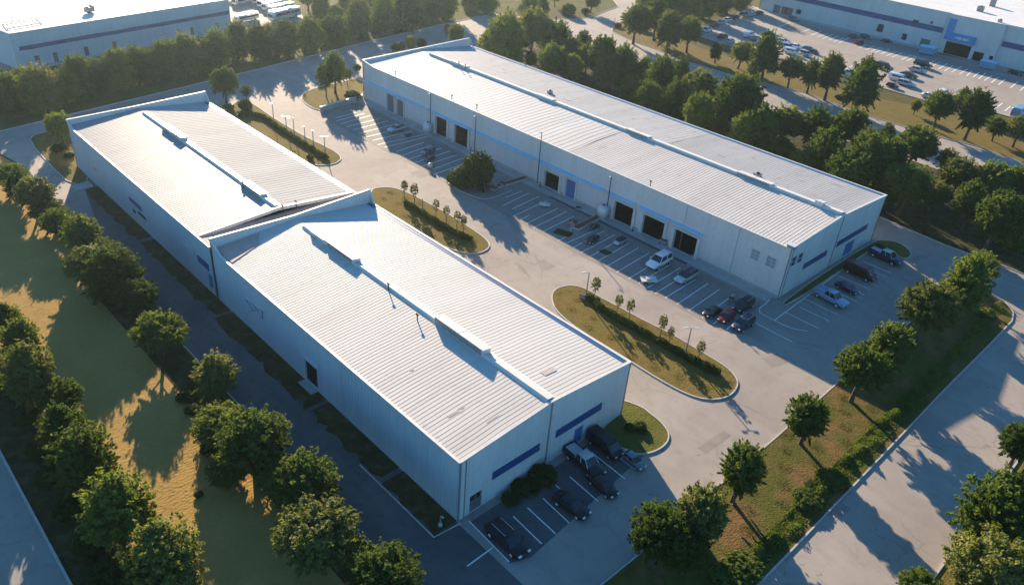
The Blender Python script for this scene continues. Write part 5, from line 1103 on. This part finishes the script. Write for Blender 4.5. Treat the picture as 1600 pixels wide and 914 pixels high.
def car(kind, paint, name, label, P, rz, group=None, sc=1., cat=None, roofm=None):
    key = (kind, paint, roofm)
    if key in CARS:
        return dup(CARS[key], P, rz, sc, label, group) if group else dup(CARS[key], P, rz, sc, label)
    t = thing(name, label, cat or name.replace('_', ' '), P, rz, group); t.scale = (sc,) * 3
    L, W, cab = {'sedan': (4.6, 1.82, (-1.75, -1.1, .35, 1.15, 1.42)), 'hatch': (4.1, 1.78, (-1.95, -1.6, .35, 1.1, 1.5)), 'suv': (4.8, 1.95, (-2.2, -1.95, .45, 1.15, 1.78)), 'wagon': (5.0, 1.86, (-2.3, -1.9, .45, 1.3, 1.5)), 'pickup': (5.6, 2.0, (-.75, -.6, .75, 1.45, 1.85)),
                 'van': (5.3, 2.0, None), 'bus': (11.5, 2.5, None), 'trailer': (9.5, 2.5, None)}[kind]
    h = L / 2; w_ = W / 2; body = MB()
    if kind in ('sedan', 'hatch', 'wagon', 'suv'):
        b = .12 if kind == 'suv' else 0
        loft(body, [(-h, w_ * .82, .38 + b, .72 + b), (-h + .08, w_ * .92, .28 + b, .88 + b), (-h + .5, w_ * .98, .24 + b, .97 + b), (-h * .4, w_, .22 + b, .98 + b), (h * .25, w_, .22 + b, .96 + b), (h * .55, w_ * .99, .22 + b, .92 + b), (h - .35, w_ * .94, .26 + b, .80 + b), (h - .08, w_ * .86, .30 + b, .68 + b), (h, w_ * .74, .38 + b, .56 + b)])
        belt = .95 + b
    elif kind == 'pickup':
        loft(body, [(-h, w_ * .94, .5, 1.1), (-h + .1, w_, .42, 1.15), (-.9, w_, .38, 1.15)]); loft(body, [(-.9, w_, .38, 1.18), (.9, w_, .38, 1.18), (h - .5, w_ * .98, .4, 1.1), (h - .08, w_ * .9, .42, .98), (h, w_ * .8, .5, .8)]); belt = 1.14
    elif kind == 'van':
        loft(body, [(-h, w_ * .92, .45, 1.9), (-h + .1, w_ * .98, .32, 2.05), (h * .35, w_, .30, 2.1), (h * .52, w_, .30, 1.9), (h * .72, w_ * .98, .32, 1.25), (h - .1, w_ * .9, .36, 1.0), (h, w_ * .8, .45, .8)])
    else:
        loft(body, [(-h, w_ * .96, .55, 2.9), (-h + .12, w_, .45, 3.0), (h - .4, w_, .45, 3.0), (h - .06, w_ * .98, .45, 2.7), (h, w_ * .9, .5, 1.8)])
    me = smooth(body.mesh('body', paint), 35); bo = mkobj('body', me, t)
    bv = bo.modifiers.new('b', 'BEVEL'); bv.width = .05; bv.segments = 2; bv.limit_method = 'ANGLE'; bv.angle_limit = R_(35)
    if cab:
        a, b_, c_, d_, zt = cab; mb = MB(); wb, wt = w_ * .88, w_ * .72
        mb.hexa([(a, -wb, belt - .03), (d_, -wb, belt - .03), (d_, wb, belt - .03), (a, wb, belt - .03)], [(b_, -wt, zt - .05), (c_, -wt, zt - .05), (c_, wt, zt - .05), (b_, wt, zt - .05)])
        mkobj('windows', mb.mesh('windows', 'glass_dark'), t)
        mb = MB(); mb.hexa([(b_ - .03, -wt - .02, zt - .052), (c_ + .03, -wt - .02, zt - .052), (c_ + .03, wt + .02, zt - .052), (b_ - .03, wt + .02, zt - .052)], [(b_ + .12, -wt + .1, zt), (c_ - .12, -wt + .1, zt), (c_ - .12, wt - .1, zt), (b_ + .12, wt - .1, zt)])
        for sy in (-1, 1):
            for p, q in (((a, wb), (b_, wt)), ((d_, wb), (c_, wt)), (((a + d_) / 2 - .1, wb * 1.0), ((b_ + c_) / 2 - .08, wt))):
                mb.tube((p[0], sy * p[1], belt - .04), (q[0], sy * q[1], zt - .03), .045, n=6)
        rf = mkobj('roof', smooth(mb.mesh('roof', roofm or paint), 35), t)
        if kind in ('suv', 'wagon'):
            mb = MB()
            for sy in (-1, 1): mb.tube((b_ + .2, sy * wt * .86, zt + .05), (c_ - .2, sy * wt * .86, zt + .05), .025, n=6)
            mkobj('roof_rail', mb.mesh('roof_rail', 'metal_pale'), rf)
        if kind == 'pickup':
            mb = MB(); mb.box(-h + .15, -.95, -w_ * .8, w_ * .8, 1.15, 1.17); mkobj('bed', mb.mesh('bed', roofm or 'metal_dark'), t)
            mb = MB(); mb.box(-h + .06, -.92, -w_ * .86, -w_ * .78, 1.152, 1.3); mb.box(-h + .06, -.92, w_ * .78, w_ * .86, 1.152, 1.3); mb.box(-h + .02, -h + .1, -w_ * .86, w_ * .86, 1.154, 1.3); mkobj('bed_rail', mb.mesh('bed_rail', paint), t)
    elif kind == 'van':
        mb = MB(); mb.hexa([(h * .50, -w_ * .84, 1.86), (h * .74, -w_ * .84, 1.20), (h * .74, w_ * .84, 1.20), (h * .50, w_ * .84, 1.86)][::-1], [(h * .525, -w_ * .84, 1.9), (h * .765, -w_ * .84, 1.24), (h * .765, w_ * .84, 1.24), (h * .525, w_ * .84, 1.9)][::-1])
        for sy in (-1, 1): mb.box(-h * .6, h * .5, sy * w_ * 1.0 - .02, sy * w_ * 1.0 + .02, 1.3, 1.75)
        mkobj('windows', mb.mesh('windows', 'glass_dark'), t)
    else:
        mb = MB()
        for sy in (-1, 1): mb.box(-h + .5, h - 1.2, sy * w_ - .02, sy * w_ + .02, 1.5, 2.3)
        mb.box(h - .12, h + .02, -w_ * .8, w_ * .8, 1.3, 2.2); mkobj('windows', mb.mesh('windows', 'glass_dark'), t)
        mb = MB(); mb.box(-h * .5, -h * .2, -.6, .6, 3.0, 3.2); mkobj('roof_unit', mb.mesh('roof_unit', 'metal_pale'), t)
    r = .5 if kind in ('bus', 'trailer') else (.38 if kind in ('suv', 'pickup') else .33)
    if 'wheel' not in CARS:
        mb = MB(); mb.tube((0, -.12, 0), (0, .12, 0), 1, n=20); CARS['wheel'] = mb.mesh('tyre', 'rubber'); mb = MB(); mb.tube((0, -.13, 0), (0, .13, 0), .6, n=14); CARS['rim'] = mb.mesh('rim', 'metal_pale')
    for sx in (-1, 1):
        for sy in (-1, 1):
            wh = mkobj('wheel', CARS['wheel'], t, (sx * L * (.31 if sx > 0 else .30), sy * (w_ - .1), r)); wh.scale = (r, 1, r); mkobj('rim', CARS['rim'], wh)
    zl = {'pickup': .88, 'suv': .82, 'van': .85, 'bus': 1.0, 'trailer': 1.0}.get(kind, .66)
    for sy in (-1, 1):
        mb = MB(); mb.box(h - .16, h - .02 + .03, sy * w_ * .62 - .17, sy * w_ * .62 + .17, zl - .07, zl + .07); mkobj('headlight', mb.mesh('headlight', 'light_clear'), t)
        mb = MB(); mb.box(-h - .02, -h + .12, sy * w_ * .68 - .15, sy * w_ * .68 + .15, zl + .02, zl + .2); mkobj('tail_light', mb.mesh('tail_light', 'light_red'), t)
        if cab: mb = MB(); mb.box(cab[3] - .35, cab[3] - .2, sy * (w_ + .09) - .09, sy * (w_ + .09) + .09, belt, belt + .13); mkobj('mirror', mb.mesh('mirror', paint), t)
    CARS[key] = t; return t
def place(px, nose=None, z=.035): 
    P = G(*px, z)
    if nose is None: return P, 0
    Q = G(*nose, z) - P; return P, math.atan2(Q.y, Q.x)
UP = math.pi / 2
def C(kind, paint, name, label, px, nose, sc=1., z=.035, group=None, roofm=None, cat=None):
    P, a = place(px, nose, z); return car(kind, paint, name, label, P, a, group, sc, cat, roofm)
C('suv', 'car_white', 'parked_car', 'white car with dark windows parked in front of the last open bay', (1029, 414), (1000, 430), 1.05, roofm=None)
C('wagon', 'car_silver', 'parked_car', 'silver car with a navy roof, next but one to the white car', (1071, 436), (1050, 448), .92, roofm='car_navy')
C('hatch', 'car_black', 'parked_car', 'small black car with a white nose mark among stalls below the rusty planter', (925, 378), (905, 390), .68)
C('hatch', 'car_silver', 'parked_car', 'small silver and black car near the first big open bay', (968, 380), (950, 390), .62, roofm='car_black')
C('sedan', 'car_black', 'parked_car', 'tiny black car close to the rusty planter end', (928, 357), (918, 362), .5)
C('sedan', 'car_black', 'parked_car', 'low black car alone at the tip of a stall line, beside the red car', (1112, 491), (1100, 497), .72)
C('hatch', 'car_red', 'parked_car', 'small red car between two black cars at the near end of the stalls', (1134, 499), (1122, 508), .78)
C('suv', 'car_black', 'parked_car', 'black car close to the wall corner, above the red car', (1160, 482), (1145, 492), .86)
C('suv', 'car_navy', 'parked_car', 'dark car half in the painted bay, lowest of the group by the red car', (1160, 511), (1145, 521), .86)
C('pickup', 'car_silver', 'pickup_truck', 'small silver pickup in the shaded upper stalls near the narrow doors', (620, 205), (605, 209), .75, cat='pickup')
C('sedan', 'car_grey', 'parked_car', 'small grey car in the upper stalls just below the silver pickup', (636, 214), (625, 217), .55)
C('hatch', 'car_grey', 'parked_car', 'dark grey car in the stall nearest the sunlit yard, above the ball bollard', (669, 240), (655, 245), .75)
C('hatch', 'car_navy', 'parked_car', 'dark blue car just above the white ball-topped bollard', (671, 251), (660, 255), .6)
C('pickup', 'car_navy', 'pickup_truck', 'dark-bodied pickup with a silver bed beside the small grass tip', (1382, 406), (1408, 418), .98, roofm='car_silver', cat='pickup')
C('van', 'car_maroon', 'parked_van', 'dark maroon van in the end-wall stalls', (1342, 431), (1362, 440), .95, cat='van')
C('sedan', 'car_navy', 'parked_car', 'very dark low car in the end-wall stalls between the van and the pale pickup', (1322, 454), (1340, 463), .78)
C('pickup', 'car_blue', 'pickup_truck', 'pale blue pickup in the end-wall stalls', (1296, 470), (1318, 482), .95, roofm='car_blue', cat='pickup')
C('wagon', 'car_black', 'parked_car', 'long black car with a shiny bonnet near the small outlined bay', (792, 847), (822, 875), .98)
C('sedan', 'car_black', 'parked_car', 'black saloon in the middle of the stalls below the dark shrubs', (892, 794), (915, 810), .88)
C('pickup', 'car_black', 'pickup_truck', 'black pickup with a silver-white roof backed up to the gable wall', (912, 727), (940, 752), .92, roofm='car_silver', cat='pickup')
C('sedan', 'car_black', 'parked_car', 'black car nose-out directly ahead of the silver-roofed pickup', (941, 763), (955, 775), .78)
C('van', 'car_black', 'parked_van', 'large black van beside the lush corner island', (944, 701), (970, 722), .84, cat='van')
C('sedan', 'car_grey', 'parked_car', 'small grey car ahead of the large black van', (988, 722), (1000, 732), .68)
# far car park
FC = [('suv', 'car_white', (1105, 50), (1120, 44), 'white car at the kerb corner of the far car park', .95), ('sedan', 'car_black', (1116, 43), (1130, 40), 'dark car beside the white one at the corner of the far car park', .95), ('sedan', 'car_silver', (1127, 38), (1140, 35), 'silver car, third along the kerb of the far car park', .95),
      ('hatch', 'car_white', (1137, 34), (1150, 31), 'white hatchback, fourth along the kerb of the far car park', .95), ('wagon', 'car_navy', (1148, 30), (1160, 27), 'navy car, fifth along the kerb of the far car park', .95), ('suv', 'car_teal', (1162, 26), (1175, 23), 'teal car, sixth along the kerb of the far car park', .95),
      ('sedan', 'car_silver', (1174, 25), (1186, 22), 'silver car, seventh along the kerb of the far car park', .9), ('sedan', 'car_black', (1186, 23), (1198, 20), 'black car at the kerb end next to the far warehouse', .95), ('sedan', 'car_black', (1129, 60), (1145, 56), 'black car by the verge, above the small pointed tree', 1.0),
      ('hatch', 'car_silver', (1141, 67), (1155, 63), 'silver hatchback by the verge behind the round trees', .85), ('van', 'car_white', (1170, 58), (1186, 55), 'white van behind the round tree by the far car park', .85), ('sedan', 'car_grey', (1181, 63), (1196, 60), 'grey car below the white van in the far car park', .9), ('sedan', 'car_white', (1189, 69), (1203, 66), 'white car lowest in the first hidden group of the far car park', .9),
      ('wagon', 'car_white', (1222, 68), (1238, 72), 'white estate alone above the group of silver cars', .95), ('suv', 'car_silver', (1230, 77), (1245, 81), 'silver car at the edge of the mid car park group', .95), ('sedan', 'car_white', (1243, 76), (1258, 80), 'white saloon topmost in the mid car park group', .95), ('van', 'car_white', (1236, 85), (1252, 89), 'white van lowest in the mid car park group', .85),
      ('sedan', 'car_teal', (1262, 80), (1275, 84), 'teal saloon at the end of the mid car park group', .95), ('suv', 'car_silver', (1258, 88), (1270, 92), 'silver car beside the white van in the mid group', .9), ('hatch', 'car_black', (1271, 84), (1283, 88), 'black hatchback last of the mid car park group', .8),
      ('hatch', 'car_teal', (1240, 33), (1252, 36), 'teal car parked at the far warehouse walkway', 1.0), ('hatch', 'car_navy', (1352, 61), (1365, 65), 'dark blue car parked tight to the far warehouse wall', .9), ('sedan', 'car_red', (1342, 69), (1356, 66), 'red car in the stalls along the far warehouse', .9), ('hatch', 'car_black', (1334, 60), (1346, 62), 'black hatchback behind the red car along the far warehouse', .85), ('sedan', 'car_black', (1385, 67), (1397, 69), 'lone black car on the far warehouse walkway', .8),
      ('suv', 'car_black', (1380, 109), (1396, 114), 'large black car alone above the spreading verge tree', 1.1), ('pickup', 'car_silver', (1325, 119), (1340, 116), 'silver pickup half hidden behind the spreading verge tree', .95), ('suv', 'car_black', (1441, 105), (1455, 109), 'black car heading the group of four by the stalls', 1.1), ('sedan', 'car_silver', (1433, 113), (1448, 117), 'silver saloon second in the group by the stalls', 1.1),
      ('sedan', 'car_maroon', (1419, 121), (1435, 125), 'maroon car in the group above the white van', 1.05), ('van', 'car_white', (1402, 127), (1417, 131), 'white van at the verge in the group of four', .95), ('wagon', 'car_silver', (1415, 134), (1431, 138), 'silver estate in front of the verge-side white van', 1.0), ('hatch', 'car_maroon', (1394, 137), (1406, 140), 'maroon hatchback tucked behind the verge-side white van', .8),
      ('sedan', 'car_white', (1452, 154), (1466, 157), 'white saloon at the verge beside the tall double tree', .95), ('van', 'car_white', (1471, 150), (1484, 147), 'white van half hidden by the tall double tree', .85), ('van', 'car_blue', (1590, 181), (1600, 175), 'pale blue van at the frame edge of the far car park', 1.2), ('sedan', 'car_black', (1586, 117), (1598, 120), 'dark car beside the far dumpster along the wall', .9)]
for k, p, px, ns, lb, s in FC:
    C(k, p, {'van': 'parked_van', 'pickup': 'pickup_truck'}.get(k, 'parked_car'), lb, px, ns, s * 1.05, z=.09, group='vehicles in the far car park', cat={'van': 'van', 'pickup': 'pickup'}.get(k, 'car'))
# buses beyond the tree row
for i, (px, ns, lb, s, k) in enumerate((((445, 30), (422, 35), 'long white bus nearest the tree row, first of the stacked rank', 1.0, 'bus'), ((440, 20), (420, 24), 'white bus second in the rank from the tree row', .85, 'bus'), ((428, 14), (412, 18), 'white bus third in the rank from the tree row', .8, 'bus'),
      ((420, 9), (404, 13), 'white bus fourth in the rank from the tree row', .8, 'bus'), ((412, 4), (396, 8), 'white bus fifth in the rank from the tree row', .8, 'bus'), ((406, -1), (390, 3), 'white bus last in the rank at the frame edge', .8, 'bus'), ((386, 33), (371, 36), 'short white-roofed bus standing apart between warehouse and rank', .7, 'bus'), ((382, 6), (368, 9), 'white bus by the banded warehouse corner, beyond the lone one', .8, 'bus'), ((376, -1), (362, 2), 'white bus furthest up beside the banded warehouse corner', .8, 'bus'))):
    C(k, 'car_white', 'parked_bus', lb, px, ns, s, group='white buses in the far yard', cat='bus')

# ------------------------------------------------------------------ haze
HAZE = True
if HAZE:
    mb = MB(); mb.box(-1300, 1600, -1700, 1200, -1.0, 64.)
    hz = mb.mesh('haze', 'paint'); hz.materials.clear()
    Mh = bpy.data.materials.new('haze'); Mh.use_nodes = True; n = Mh.node_tree.nodes; l = Mh.node_tree.links
    n.remove(n['Principled BSDF']); pv = n.new('ShaderNodeVolumePrincipled'); pv.inputs['Density'].default_value = .00011; pv.inputs['Color'].default_value = (.70, .88, 1.0, 1); pv.inputs['Anisotropy'].default_value = .7
    l.new(pv.outputs[0], n['Material Output'].inputs['Volume']); hz.materials.append(Mh)
    ob = mkobj('haze', hz); tag(ob, None, kind='stuff')
    g_ = bpy.data.objects.get('ground')
